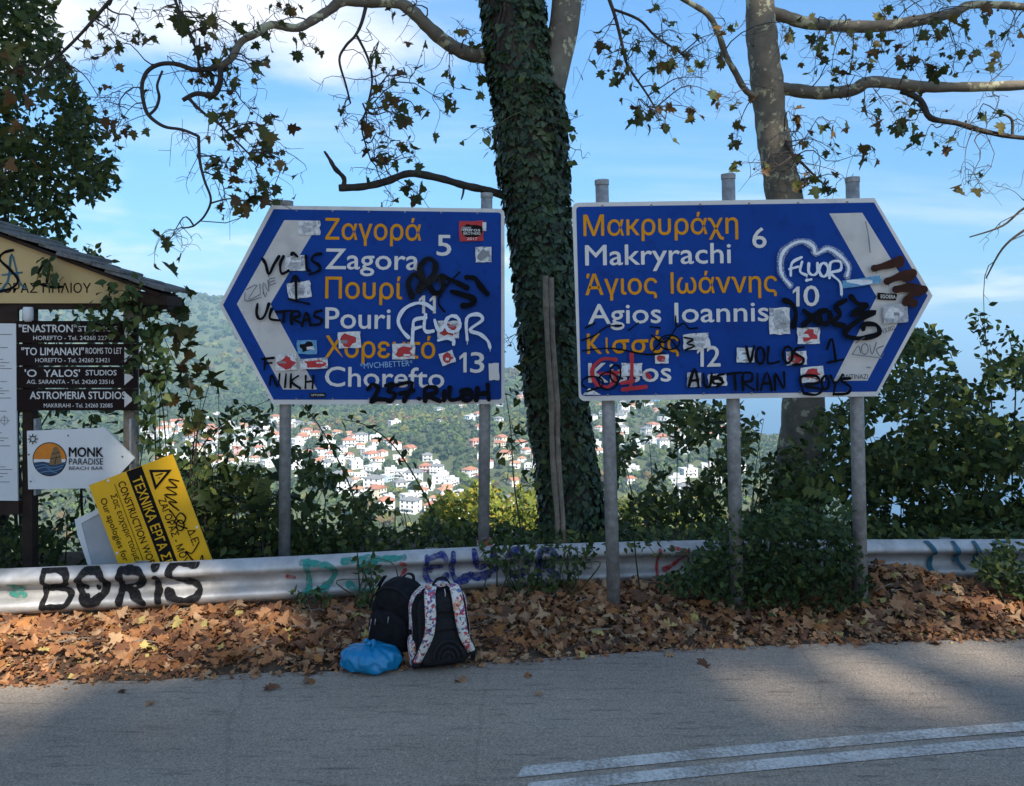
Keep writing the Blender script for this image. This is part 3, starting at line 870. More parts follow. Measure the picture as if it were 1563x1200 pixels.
def beam(x0, x1, proud=0.0):
    X = np.arange(x0, x1 + 1e-6, 0.08)
    X = np.append(X, x1) if x1 - X[-1] > 0.01 else X
    V, F = [], []; n = len(PROFILE)
    for x in X:
        dent = 0.012 * math.sin(x * 2.3) * math.sin(x * 0.9 + 1)
        for h, o in PROFILE: V.append(rail_pt(x, h, proud + dent * 0.3 + 0.0022 * math.sin(x * 9.7 + h * 31) * math.sin(x * 4.1 - h * 17)))
    for x in X:
        for h, o in PROFILE: V.append(rail_pt(x, h, proud - 0.004 + 0.012 * math.sin(x * 2.3) * math.sin(x * 0.9 + 1) * 0.3))
    m_ = len(X) * n
    for i in range(len(X) - 1):
        for k in range(n - 1):
            a = i * n + k
            F.append((a, a + 1, a + n + 1, a + n)); F.append((m_ + a, m_ + a + n, m_ + a + n + 1, m_ + a + 1))
        for a, b in ((i * n, (i + 1) * n), ((i + 1) * n + n - 1, i * n + n - 1)):
            F.append((a, b, b + m_, a + m_))
    for i in (0, len(X) - 1):
        for k in range(n - 1):
            a = i * n + k; F.append((a, a + m_, a + 1 + m_, a + 1))
    return part('beam', V, F, M['galv'], barrier, smooth=True)
joints = [-9.4, -3.42, 0.60, 4.55, 9.8]
for k in range(4): beam(joints[k] - (0.16 if k else 0), joints[k + 1], 0.0055 * (k % 2))
for jx in joints[1:4]:
    for dx in (-0.13, -0.03):
        for h in (0.285, 0.19, 0.12, 0.03):
            p = Vector(rail_pt(jx + dx, h, 0.006)); n = rail_normal(jx)
            nd = Vector((n[0], n[1], 0))
            v, f = tube([p, p + nd * 0.006, p + nd * 0.011, p + nd * 0.013], [0.016, 0.016, 0.012, 0.004], 10); part('bolt', v, f, M['bolt'], barrier, smooth=True)
for x in np.arange(-8.6, 9.5, 2.0):
    y = rail_y(x) + 0.07
    b = MB().box((x - 0.045, y, -0.2), (0.006, 0.10, 1.0)).box((x, y + 0.05, -0.2), (0.084, 0.006, 1.0)).box((x, y - 0.02, 0.16), (0.084, 0.10, 0.07))
    part('post', b.v, b.f, M['galv_post'], barrier)
    p = Vector(rail_pt(x, 0.155, 0.004)); nd = Vector((*rail_normal(x), 0))
    v, f = tube([p, p + nd * 0.006, p + nd * 0.012, p + nd * 0.014], [0.018, 0.018, 0.013, 0.004], 10); part('bolt', v, f, M['bolt'], barrier, smooth=True)
# spray paint that follows the beam's folds
_rx = np.linspace(-8, 8, 1600); _rpx = CX + FPX * _rx / (rail_y(_rx) - 0.06)
def rail_from_px(px, py, out):
    x = np.interp(px, _rpx, _rx)
    y = rail_y(x) - 0.06
    h = CAMH + (EYE - py) * y / FPX - (rail_top(x) - 0.31)
    return rail_pt(x, np.clip(h, 0.002, 0.308), out)
_rail_d = [0.0125]
def rail_paint(name, polys, w, m, conv=lambda p: p, label=None, smooth=5):
    VV, FF = [], []; off = 0
    _rail_d[0] += 0.0006
    for pl in polys:
        q = [conv(p) for p in pl]
        dense = [q[0]]
        for a, b in zip(q[:-1], q[1:]):
            k = max(1, int(math.hypot(b[0] - a[0], b[1] - a[1]) / 2.5))
            dense += [(a[0] + (b[0] - a[0]) * t / k, a[1] + (b[1] - a[1]) * t / k) for t in range(1, k + 1)]
        v, f, a = stroke2d(dense, w, 1, across=10)
        for i, p in enumerate(v): VV.append(rail_from_px(p[0], p[1], _rail_d[0] + 1.0e-5 * (off + i) / 8))
        FF += [tuple(i + off for i in q_) for q_ in f]; off += len(v)
    return part(name, VV, FF, m, barrier, label=label)
cb = lambda p: (p[0] * 0.2833, 620 + p[1] * 0.2833)
def sm(p, k=5): return [tuple(q) for q in catmull(p, k)]
rail_paint('graffiti', [[(228, 878), (228, 1080)], sm([(228, 882), (320, 885), (355, 915), (335, 965), (250, 985)]), sm([(250, 985), (345, 998), (368, 1035), (335, 1072), (228, 1078)])], 9.5, M['rail_black'], cb, 'black sprayed letter B')
rail_paint('graffiti', [ell(485, 968, 72, 90, 18)], 11.5, M['rail_black'], cb, 'black sprayed letter O with a face')
rail_paint('graffiti', [[(442, 975), (452, 985)], [(508, 978), (516, 988)], sm([(455, 1025), (485, 1042), (520, 1022)])], 6, M['rail_black'], cb, 'eyes and mouth in the sprayed O')
rail_paint('graffiti', [[(640, 885), (640, 1060)], sm([(640, 882), (735, 885), (765, 920), (735, 970), (650, 988)]), sm([(660, 985), (710, 1010), (768, 1055)])], 10.5, M['rail_black'], cb, 'black sprayed letter R')
rail_paint('graffiti', [[(832, 925), (838, 980), (850, 1045)], [(822, 858), (828, 866)]], 11, M['rail_black'], cb, 'black sprayed letter i')
rail_paint('graffiti', [sm([(1045, 850), (950, 846), (905, 880), (930, 928), (1030, 955), (1066, 995), (1035, 1032), (950, 1035), (890, 1000)])], 10.5, M['rail_black'], cb, 'black sprayed letter S')
rail_paint('graffiti', [sm([(458, 858), (500, 862), (508, 880), (490, 898), (462, 902)]), [(466, 862), (470, 898)]], 9, M['spray_green'], label='green sprayed letters')
rail_paint('graffiti', [sm([(522, 856), (560, 852), (590, 852), (615, 850)]), sm([(530, 892), (560, 900), (595, 893)]), sm([(560, 875), (548, 862), (570, 856)])], 8, M['spray_green'], label='green sprayed letters')
rail_paint('graffiti', [sm([(650, 850), (648, 880), (662, 890), (680, 880)]), sm([(650, 852), (672, 846), (678, 852)]), [(655, 868), (672, 866)]], 8, M['spray_blue'], label='dark blue sprayed letters')
rail_paint('graffiti', [sm([(690, 845), (688, 870), (696, 886), (718, 878)]), sm([(722, 842), (728, 868), (742, 862), (752, 842)]), sm([(722, 880), (740, 878), (760, 868)])], 9, M['spray_blue'], label='dark blue sprayed letters')
rail_paint('graffiti', [sm([(772, 846), (790, 840), (806, 850), (800, 872), (778, 876), (770, 858)]), sm([(822, 874), (822, 842), (842, 842), (846, 856), (826, 862), (850, 878)])], 9, M['spray_blue'], label='dark blue sprayed letters')
rail_paint('graffiti', [sm([(598, 895), (608, 885), (617, 872)]), [(436, 882), (446, 884)], [(610, 858), (616, 860)]], 6, M['rail_red'], label='red spray splash')
rail_paint('graffiti', [sm([(1005, 838), (1004, 860), (1000, 876)]), sm([(1022, 834), (1048, 842), (1030, 862), (1012, 870)])], 5, M['rail_red'], label='red sprayed squiggle')
rail_paint('graffiti', [sm([(1416, 826), (1424, 845), (1420, 868)]), sm([(1456, 826), (1460, 848), (1470, 866)]), sm([(1488, 826), (1490, 848), (1498, 866)]), sm([(1520, 826), (1545, 824)])], 7, M['spray_teal'], label='dark teal sprayed strokes')
rail_paint('graffiti', [[(14, 895), (28, 900)], [(12, 908), (32, 910)]], 9, M['spray_green'], label='green spray blotch')

# ------------------------------------------------------------------ road signs
def direction_sign(name, label, Y, outer, radii, blue, bradii, chev, posts, roll):
    s = thing(name, label, 'road sign', (P(outer[0][0], 600, Y).x + 0.8, Y + 0.1, -0.1))
    poly = round_poly(outer, radii)
    V, F = prism(xz(poly, Y), Y, Y + 0.03)
    part('border', V, F, M['sign_white'], s)
    flat_print('face', round_poly(blue, bradii), [tuple(range(len(round_poly(blue, bradii))))], Y, 0.0015, M['sign_blue'], s)
    flat_print('chevron', chev, [tuple(range(len(chev)))], Y, 0.0022, M['chevron'], s) if False else None
    n = len(chev) // 2
    ch_f = [(0, 1, 4, 5), (1, 2, 3, 4)]
    flat_print('chevron', chev, ch_f, Y, 0.0024, M['chevron'], s)
    for (xa, ya, xb, yb, zbase) in posts:
        a = P(xa, ya, Y + 0.085)
        dirx = (xb - xa) / (yb - ya)
        b = P(xb, yb, Y + 0.085); t = (zbase - a.z) / (b.z - a.z); b = a + (b - a) * t
        v, f = tube([a, b], 0.045, 18); po = part('post', v, f, M['galv_post'], s, smooth=True)
        up = (a - b).normalized()
        v, f = tube([a - up * 0.03, a + up * 0.004, a + up * 0.008], [0.049, 0.049, 0.03], 18); part('cap', v, f, M['galv_post'], po, smooth=False)
        for yy in (0.2, 0.8):
            yc = outer[0][1] + (outer[-1][1] - outer[0][1]) * yy if False else 0
        for zz in (1.9 + (EYE - 360) * Y / FPX, 1.9 + (EYE - 570) * Y / FPX):
            tt = (zz - a.z) / (b.z - a.z); c = a + (b - a) * tt
            v, f = tube([c + Vector((0, 0, 0.025)), c - Vector((0, 0, 0.025))], 0.05, 16); part('clamp', v, f, M['bolt'], s)
    # stiffening rails on the back
    xs_ = [p[0] for p in outer]
    for yy in (360, 570):
        a = P(min(xs_) + 90, yy, Y + 0.037); b = P(max(xs_) - 90, yy, Y + 0.037)
        c = (a + b) / 2; L = (b - a).length
        bb = MB().box(c, (L, 0.012, 0.04)); part('back_rail', bb.v, bb.f, M['galv_post'], s)
    return s
def rivets(s, Y, a, b, n):
    for k in range(n):
        t = (k + 0.5) / n
        p = P(a[0] + (b[0] - a[0]) * t, a[1] + (b[1] - a[1]) * t, Y)
        v, f = tube([p, p - Vector((0, 0.004, 0))], [0.009, 0.007], 8); part('rivet', v, f, M['bolt'], s)
def words(s, Y, dp, rows, conv, ang):
    sc = conv((1, 0))[0] - conv((0, 0))[0]
    for txt, x0, x1, yc, yb, m in rows:
        if txt == '1':
            w1 = (yb - yc) * 0.165; q = [(x1, yc), (x1, yb), (x1 - w1, yb), (x1 - w1, yc + w1 * 1.35), (x0, yc + w1 * 2.2), (x0, yc + w1 * 1.25), (x1 - w1 * 0.8, yc)]
            flat_print('lettering', [conv(p) for p in q], [(0, 1, 2, 3), (0, 3, 4, 5, 6)], Y, dp.next(), m, s); continue
        a = conv((x0, yb)); 
        v, f = text2d(txt, a[0], a[0] + (x1 - x0) * sc, a[1], a[1] - (yb - yc) * sc, 0.010, ang)
        flat_print('lettering', v, f, Y, dp.next(), m, s)
def sticker(s, Y, dp, conv, x0, y0, x1, y1, m, ang=0.0, blob=None, seed=0):
    r = np.random.RandomState(seed + int(x0)); cx, cy = (x0 + x1) / 2, (y0 + y1) / 2; hx, hy = (x1 - x0) / 2, (y1 - y0) / 2
    out = []
    for i in range(16):                       # torn, uneven edge
        k = i // 4; t = (i % 4) / 4
        e = [(-1 + 2 * t, -1), (1, -1 + 2 * t), (1 - 2 * t, 1), (-1, 1 - 2 * t)][k]
        j = r.uniform(-0.07, 0.07, 2) if t > 0 else np.zeros(2)
        x, y = (e[0] + j[0]) * hx, (e[1] + j[1]) * hy
        out.append(conv((cx + x * math.cos(ang) + y * math.sin(ang), cy - x * math.sin(ang) + y * math.cos(ang))))
    st = flat_print('sticker', out, [tuple(range(16))], Y, dp.next(), m, s)
    if blob is not None:
        n = 12; bl = []
        for i in range(n):
            w = 2 * math.pi * i / n; q = r.uniform(0.5, 0.98)
            bl.append(conv((cx + hx * q * math.cos(w), cy + hy * q * math.sin(w))))
        flat_print('print', bl, [tuple(range(n))], Y, dp.next(), blob, st)
        a_ = r.uniform(-0.5, 0.5, 2); w_ = r.uniform(0.25, 0.6); h_ = r.uniform(0.10, 0.3); bl2 = [conv((cx + hx * (a_[0] + w_ * e0 * r.uniform(.6, 1)), cy + hy * (a_[1] + h_ * e1 * r.uniform(.6, 1)))) for e0, e1 in ((-1, -1), (0, -1.2), (1, -1), (1.1, 0), (1, 1), (0, .8), (-1, 1))]
        flat_print('print', bl2, [tuple(range(7))], Y, dp.next(), M['print_grey'] if seed % 2 else M['sticker_white'], st)
    return st

# ---- left sign
YL = 6.3
cl = lambda p: (330 + 0.28791 * p[0], 290 + 0.28791 * p[1])
oL = [cl(p) for p in [(290, 82), (1528, 100), (1530, 1135), (300, 1137), (15, 610)]]
bL = [cl(p) for p in [(305, 102), (1510, 120), (1512, 1112), (305, 1112), (36, 610)]]
chL = [cl(p) for p in [(362, 160), (110, 605), (355, 1058), (535, 1058), (288, 605), (552, 164)]]
SL = direction_sign('direction_sign', 'blue arrow road sign pointing to Zagora, Pouri and Chorefto', YL, oL, [0, 9, 9, 0, 0], bL, [0, 5, 5, 0, 0], chL,
                    [(438, 308, 434, 850, -0.25), (743, 296, 738, 850, -0.25)], -0.012)
rivets(SL, YL, cl((330, 108)), cl((1480, 124)), 6); rivets(SL, YL, cl((330, 1107)), cl((1480, 1107)), 6)
dL = Deep(0.0030)
AL = -0.012
words(SL, YL, dL, [('Ζαγορά', 580, 1085, 157, 262, M['letter_yellow']), ('Zagora', 580, 1075, 312, 418, M['letter_white']), ('Πουρί', 580, 985, 468, 574, M['letter_yellow']),
                   ('Pouri', 580, 923, 624, 732, M['letter_white']), ('Χορευτό', 580, 1160, 780, 886, M['letter_yellow']), ('Chorefto', 578, 1208, 938, 1040, M['letter_white']),
                   ('5', 1170, 1245, 240, 347, M['letter_white']), ('1', 1075, 1108, 560, 655, M['letter_white']), ('1', 1132, 1165, 560, 655, M['letter_white']), ('1', 1290, 1328, 862, 967, M['letter_white']), ('3', 1348, 1420, 862, 967, M['letter_white'])], cl, AL)
for k, a in enumerate([(435, 165, 552, 240, 'sticker_white', 0, 'sticker_grey'), (1290, 165, 1418, 272, 'sticker_red', 0.03, 'print_black'), (1412, 172, 1432, 218, 'sticker_white', 0, None), (1375, 303, 1460, 385, 'sticker_white', 0.02, 'print_grey'),
                       (365, 350, 486, 430, 'sticker_white', 0.05, 'sticker_grey'), (382, 488, 504, 576, 'sticker_white', 0.16, 'sticker_grey'), (432, 796, 536, 870, 'sticker_blue', 0, 'print_black'),
                       (650, 752, 770, 838, 'sticker_white', 0.05, 'sticker_red'), (935, 814, 1055, 897, 'sticker_white', 0.02, 'sticker_red'), (1175, 695, 1287, 787, 'sticker_white', 0, 'sticker_red'),
                       (1188, 857, 1264, 924, 'sticker_white', 0.32, 'sticker_red'), (320, 872, 430, 955, 'sticker_white', 0.05, 'sticker_red'), (448, 892, 594, 948, 'sticker_white', 0.06, 'sticker_red'),
                       (1446, 918, 1500, 1008, 'sign_white', 0.03, None), (500, 1075, 583, 1098, 'print_black', 0.0, None)]):
    sticker(SL, YL, dL, cl, *a[:4], M[a[4]], a[5], M[a[6]] if a[6] else None, k)
v, f = text2d('UPTOWN', cl((508, 0))[0], cl((576, 0))[0], cl((0, 1092))[1], cl((0, 1081))[1]); flat_print('print', v, f, YL, dL.next(), M['letter_white'], SL)
for txt, x0, x1, yc, yb in (('duros', 1310, 1400, 205, 222), ('BROTHERS', 1312, 1402, 226, 240), ('2017', 1330, 1385, 255, 268)):
    v, f = text2d(txt, cl((x0, 0))[0], cl((x1, 0))[0], cl((0, yb))[1], cl((0, yc))[1], 0.01); flat_print('print', v, f, YL, dL.next(), M['letter_white'], SL)
strokes('graffiti', [[(250, 365), (268, 395), (285, 450), (310, 400), (338, 355)], [(362, 355), (345, 395), (352, 445), (388, 430)], [(480, 352), (484, 418), (500, 430)],
                     [(560, 340), (525, 348), (512, 375), (548, 400), (552, 428), (500, 448)], [(405, 345), (412, 335), (435, 355)]], 4.4, YL, dL, M['spray_black'], SL, cl, label='black marker writing reading VOLOS')
strokes('graffiti', [[(225, 605), (220, 655), (236, 685), (262, 668), (285, 605)], [(300, 632), (290, 682), (342, 692)], [(325, 648), (402, 640)], [(365, 645), (362, 702)],
                     [(405, 712), (405, 652), (440, 645), (446, 668), (412, 682), (455, 707)], [(460, 722), (482, 650), (505, 718)], [(466, 692), (500, 686)],
                     [(562, 640), (530, 650), (526, 670), (562, 686), (556, 710), (515, 716)]], 4.2, YL, dL, M['spray_black'], SL, cl, label='black marker writing reading ULTRAS')
strokes('graffiti', [[(402, 492), (424, 455), (446, 488)], [(426, 460), (430, 590)], [(390, 578), (440, 592), (496, 605)]], 3.4, YL, dL, M['spray_black'], SL, cl)
strokes('graffiti', [[(262, 952), (264, 890)], [(250, 896), (310, 890)], [(262, 920), (300, 916)], [(290, 1036), (300, 980), (332, 1042), (342, 975)], [(376, 975), (370, 1045)], [(402, 975), (400, 1046)],
                     [(440, 985), (405, 1015), (450, 1050)], [(480, 985), (478, 1050)], [(520, 985), (515, 1050)], [(480, 1017), (520, 1012)]], 3.4, YL, dL, M['spray_black'], SL, cl, label='black marker writing reading NIKH')
strokes('graffiti', [[(165, 530), (222, 505), (178, 580), (240, 555)], [(160, 545), (165, 590), (245, 570)], [(238, 500), (240, 550)], [(256, 552), (256, 492), (284, 540), (280, 480)], [(318, 468), (288, 475), (292, 505), (320, 495)], [(290, 490), (314, 482)],
                     [(258, 545), (266, 568), (274, 545)], [(284, 512), (290, 510)]], 1.3, YL, dL, M['pen_grey'], SL, cl, label='outlined grey tag')
strokes('graffiti', [[(808, 1055), (832, 1030), (862, 1048), (845, 1090), (822, 1122), (858, 1108), (898, 1112)], [(900, 1036), (942, 1028), (916, 1066), (952, 1080), (930, 1116), (895, 1108)], [(960, 1034), (1042, 1022), (1000, 1116)], [(978, 1078), (1050, 1062)],
                     [(1072, 1104), (1080, 1106)], [(1110, 1116), (1110, 1052), (1160, 1045), (1166, 1074), (1116, 1086), (1188, 1118)], [(1212, 1066), (1210, 1114)], [(1240, 1048), (1240, 1110), (1290, 1106)],
                     [(1300, 1066), (1348, 1060), (1352, 1110), (1312, 1112), (1306, 1086), (1350, 1085)], [(1386, 1050), (1380, 1112)], [(1440, 1030), (1446, 1110)], [(1384, 1082), (1442, 1075)]], 6.6, YL, dL, M['spray_black'], SL, cl, label='thick black lettering 237. RILAH')
strokes('graffiti', [[(1040, 565), (1020, 500), (1050, 450), (1092, 478), (1070, 545), (1112, 500), (1082, 420), (1122, 368), (1162, 390), (1156, 450), (1112, 505), (1152, 478), (1196, 470), (1202, 530), (1160, 548), (1130, 505)],
                     [(1200, 458), (1268, 488), (1330, 520)], [(1330, 465), (1372, 470), (1400, 510), (1436, 552)], [(1250, 540), (1320, 560), (1372, 582), (1350, 608), (1310, 615)]], 8.0, YL, dL, M['spray_black'], SL, cl, label='black sprayed scrawl')
strokes('graffiti', [[(1292, 438), (1240, 490), (1196, 545), (1180, 600), (1212, 645)]], 3.0, YL, dL, M['spray_black'], SL, cl)
strokes('graffiti', [[(1022, 782), (985, 740), (968, 690), (1000, 632), (1060, 602), (1112, 606), (1152, 632)], [(1042, 812), (1046, 740), (1054, 690), (1112, 678)], [(1045, 738), (1088, 726)], [(1112, 662), (1104, 730), (1120, 752), (1152, 748)],
                     [(1160, 690), (1178, 742), (1200, 735), (1222, 698)], ell(1256, 710, 38, 42, 12), [(1332, 795), (1330, 682), (1388, 660), (1412, 690), (1346, 742), (1400, 765), (1440, 800), (1452, 835)], [(1180, 797), (1222, 786), (1258, 795), (1260, 818)]], 5.2, YL, dL, M['spray_white'], SL, cl, label='white sprayed tag')
v, f = text2d('*MVCHBETTER*', cl((768, 0))[0], cl((1045, 0))[0], cl((0, 948))[1], cl((0, 918))[1], -0.012, 0.06); flat_print('graffiti', v, f, YL, dL.next(), M['pen_blue'], SL)

# ---- right sign
YR = 5.5
cr = lambda p: (860 + 0.36468 * p[0], 260 + 0.36468 * p[1])
oR = [cr(p) for p in [(36, 136), (1302, 116), (1545, 525), (1312, 946), (66, 966)]]
bR = [cr(p) for p in [(53, 153), (1300, 135), (1524, 525), (1310, 926), (74, 945)]]
chR = [cr(p) for p in [(1250, 178), (1462, 520), (1272, 880), (1130, 882), (1310, 530), (1112, 181)]]
SR = direction_sign('direction_sign', 'blue arrow road sign pointing to Makryrachi, Agios Ioannis and Kissos', YR, oR, [10, 0, 0, 0, 10], bR, [6, 0, 0, 0, 6], chR,
                    [(918.5, 276, 937, 920, -0.3), (1111.5, 267, 1124, 860, -0.3), (1301, 272, 1313, 855, -0.3)], 0.016)
rivets(SR, YR, cr((60, 152)), cr((1290, 133)), 6); rivets(SR, YR, cr((85, 942)), cr((1290, 925)), 6)
dR = Deep(0.0030)
words(SR, YR, dR, [('Μαкρυράχη', 85, 730, 193, 275, M['letter_yellow']), ('Makryrachi', 92, 700, 315, 398, M['letter_white']), ('Άγιος', 93, 392, 440, 522, M['letter_yellow']), ('Ιωάννης', 450, 893, 434, 516, M['letter_yellow']),
                   ('Agios', 105, 408, 562, 643, M['letter_white']), ('Ioannis', 466, 858, 556, 637, M['letter_white']), ('K', 100, 160, 685, 768, M['letter_yellow']), ('ι', 178, 190, 684, 767, M['letter_yellow']), ('o', 205, 262, 683, 766, M['letter_yellow']), ('o', 285, 342, 682, 765, M['letter_yellow']), ('ό', 362, 420, 680, 763, M['letter_yellow']), ('ς', 436, 482, 678, 761, M['letter_yellow']), ('Kissos', 105, 450, 808, 888, M['letter_white']),
                   ('6', 790, 848, 242, 325, M['letter_white']), ('1', 958, 986, 487, 570, M['letter_white']), ('0', 1004, 1068, 485, 568, M['letter_white']), ('1', 558, 586, 738, 822, M['letter_white']), ('2', 600, 655, 737, 821, M['letter_white'])], cr, 0.017)
for x0_ in (236, 316):
    flat_print('lettering', [cr(p) for p in [(x0_, 708), (x0_ + 38, 707), (x0_ + 38, 720), (x0_, 721)]], [(0, 1, 2, 3)], YR, dR.next(), M['letter_yellow'], SR)
for k, a in enumerate([(1310, 515, 1390, 543, 'print_black', -0.06, None), (860, 576, 946, 686, 'sticker_white', 0.02, 'sticker_grey'), (976, 658, 1070, 726, 'sticker_white', 0.02, 'sticker_red'), (930, 757, 1015, 815, 'sticker_white', 0.05, 'sticker_red'),
                       (992, 822, 1086, 886, 'sticker_white', 0.1, 'sticker_red'), (382, 770, 438, 808, 'sticker_white', 0, 'sticker_red'), (500, 684, 608, 750, 'sticker_white', 0.1, 'sticker_grey'), (722, 742, 795, 804, 'sticker_white', 0, 'spray_white'),
                       (240, 806, 328, 860, 'sticker_white', 0, 'spray_white'), (514, 846, 574, 906, 'sticker_grey', 0.02, None), (602, 852, 680, 902, 'sticker_white', 0.03, 'print_black'), (1330, 562, 1432, 640, 'sticker_grey', 0.1, 'sticker_white'),
                       (1160, 452, 1320, 484, 'sticker_blue', 0.14, 'spray_white')]):
    sticker(SR, YR, dR, cr, *a[:4], M[a[4]], a[5], M[a[6]] if a[6] else None, k)
v, f = text2d('EGOERA', cr((1320, 0))[0], cr((1382, 0))[0], cr((0, 536))[1], cr((0, 521))[1], 0.01, -0.04); flat_print('print', v, f, YR, dR.next(), M['letter_white'], SR)
v, f = text2d('ANTINAZI', cr((1160, 0))[0], cr((1266, 0))[0], cr((0, 872))[1], cr((0, 853))[1], -0.005); flat_print('graffiti', v, f, YR, dR.next(), M['spray_black'], SR)
v, f = text2d('13,002', cr((1332, 0))[0], cr((1384, 0))[0], cr((0, 682))[1], cr((0, 664))[1], -0.01, 0.3); flat_print('graffiti', v, f, YR, dR.next(), M['spray_black'], SR)
def mist_mat(name, c, a):
    m = bpy.data.materials.new(name); m.use_nodes = True
    n, l = m.node_tree.nodes, m.node_tree.links; b = n['Principled BSDF']; b.inputs['Base Color'].default_value = (*c, 1); b.inputs['Roughness'].default_value = 0.7
    tc = n.new('ShaderNodeTexCoord'); t = n.new('ShaderNodeTexNoise'); t.inputs['Scale'].default_value = 160; t.inputs['Detail'].default_value = 3; l.new(tc.outputs['Object'], t.inputs['Vector'])
    r = n.new('ShaderNodeMapRange'); r.inputs['From Min'].default_value = 0.35; r.inputs['From Max'].default_value = 0.7; r.inputs['To Max'].default_value = a
    l.new(t.outputs['Fac'], r.inputs['Value']); l.new(r.outputs[0], b.inputs['Alpha'])
    return m
M['mist_white'] = mist_mat('overspray_white', (0.66, 0.70, 0.74), 0.55); M['mist_black'] = mist_mat('overspray_black', (0.008, 0.008, 0.009), 0.55)
CLOUD = [(942, 482), (905, 430), (908, 355), (950, 312), (1000, 300), (1040, 322), (1050, 352), (1100, 330), (1150, 360), (1185, 402), (1180, 442)]
strokes('overspray', [CLOUD], 11, YR, dR, M['mist_white'], SR, cr); strokes('overspray', [CLOUD], 7.5, YR, dR, M['mist_white'], SR, cr)
strokes('overspray', [[(1040, 565), (1020, 500), (1050, 450), (1092, 478), (1070, 545), (1112, 500), (1082, 420), (1122, 368), (1162, 390), (1156, 450), (1112, 505), (1152, 478), (1196, 470), (1202, 530)]], 13, YL, dL, M['mist_black'], SL, cl)
strokes('graffiti', [[(942, 482), (905, 430), (908, 355), (950, 312), (1000, 300), (1040, 322), (1050, 352), (1100, 330), (1150, 360), (1185, 402), (1180, 442)]], 4.2, YR, dR, M['spray_white'], SR, cr, label='white sprayed cloud outline')
strokes('graffiti', [[(945, 442), (950, 390), (990, 366)], [(940, 415), (976, 405)], [(992, 385), (984, 425), (1010, 440)], [(1020, 392), (1020, 428), (1040, 440), (1056, 425), (1056, 390)], ell(1082, 418, 18, 28, 12), [(1106, 452), (1110, 390), (1150, 384), (1152, 418), (1112, 432), (1150, 470), (1156, 520)], [(1010, 462), (1030, 458)]], 4.0, YR, dR, M['spray_white'], SR, cr, label='white sprayed tag')
strokes('graffiti', [[(918, 545), (950, 560), (966, 600), (955, 655)], [(1000, 588), (1030, 615), (1062, 642)], [(1066, 588), (1030, 620), (998, 648)], ell(1088, 615, 22, 28, 12), [(1172, 545), (1132, 570), (1150, 605), (1120, 640), (1165, 650)],
                     [(1196, 530), (1225, 560), (1266, 565), (1196, 604), (1300, 594), (1232, 625), (1168, 680), (1205, 702), (1260, 700), (1312, 682), (1300, 648), (1250, 645), (1246, 665)]], 7.5, YR, dR, M['spray_black'], SR, cr, label='black sprayed tag reading XOEZE')
strokes('graffiti', [[(1400, 378), (1360, 395), (1292, 412)], [(1452, 432), (1400, 445), (1346, 466)], [(1500, 500), (1440, 492), (1382, 500)], [(1458, 510), (1440, 530), (1424, 552)], [(1380, 382), (1396, 392)], [(1420, 452), (1446, 448)], [(1470, 510), (1492, 506)], [(1448, 552), (1454, 556)]], 12, YR, dR, M['spray_brown'], SR, cr, label='dark brown sprayed letters')
strokes('graffiti', [[(760, 738), (776, 802), (792, 735)], ell(818, 775, 17, 34, 12), [(852, 740), (850, 806), (895, 800)], ell(932, 772, 20, 34, 12), [(998, 740), (968, 746), (962, 766), (996, 786), (990, 810), (955, 812)], [(1095, 748), (1116, 705), (1132, 800)], [(1098, 804), (1162, 792)]], 4.0, YR, dR, M['spray_black'], SR, cr, label='black marker writing reading VOLOS 1')
strokes('graffiti', [[(520, 905), (545, 830), (562, 908)], [(525, 880), (560, 876)], [(582, 850), (586, 898), (608, 902), (616, 850)], [(668, 852), (638, 860), (662, 885), (636, 905)], [(680, 852), (742, 845)], [(710, 850), (715, 918)], [(746, 918), (746, 852), (782, 850), (780, 880), (750, 888), (792, 918)], [(806, 850), (806, 918)],
                     [(820, 918), (845, 845), (866, 918)], [(828, 892), (860, 889)], [(880, 918), (880, 850), (916, 912), (916, 845)]], 4.0, YR, dR, M['spray_black'], SR, cr, label='black marker writing reading AUSTRIAN')
strokes('graffiti', [[(998, 932), (985, 866), (1050, 860), (1060, 888), (1000, 900), (1072, 916), (1050, 938), (998, 932)], ell(1088, 888, 15, 28, 12), [(1110, 860), (1130, 892), (1160, 855)], [(1130, 892), (1122, 938)], [(1192, 870), (1152, 876), (1192, 906), (1180, 932), (1130, 936)]], 4.0, YR, dR, M['spray_black'], SR, cr, label='black marker writing reading BOYS')
strokes('graffiti', [[(216, 792), (160, 790), (120, 830), (130, 886), (182, 906), (216, 868), (200, 842)], [(150, 850), (230, 845)], [(282, 770), (284, 830), (278, 905)], [(246, 916), (342, 905)], [(240, 890), (290, 880)], [(345, 850), (358, 866)]], 5.6, YR, dR, M['spray_red'], SR, cr, label='red sprayed scrawl')
strokes('graffiti', [[(75, 712), (130, 690), (180, 655), (240, 650)], [(90, 660), (130, 640)], [(270, 670), (310, 640)], [(360, 655), (400, 660)], [(465, 610), (470, 655), (500, 640), (520, 662), (555, 660)], [(365, 690), (420, 720), (470, 655)], [(372, 755), (430, 700), (480, 755)], ell(440, 720, 42, 30, 12), [(500, 700), (538, 708), (512, 725), (545, 735), (505, 752)],
                     [(80, 755), (200, 745), (340, 770), (420, 765)], ell(120, 888, 45, 26, 12), ell(185, 880, 40, 36, 12), ell(215, 850, 22, 36, 12), [(95, 925), (160, 905)]], 2.6, YR, dR, M['spray_black'], SR, cr, label='thin black scribble')
strokes('graffiti', [[(1255, 218), (1266, 270), (1274, 345)], [(1200, 770), (1320, 785)], [(1262, 824), (1276, 826)]], 2.0, YR, dR, M['print_grey'], SR, cr)
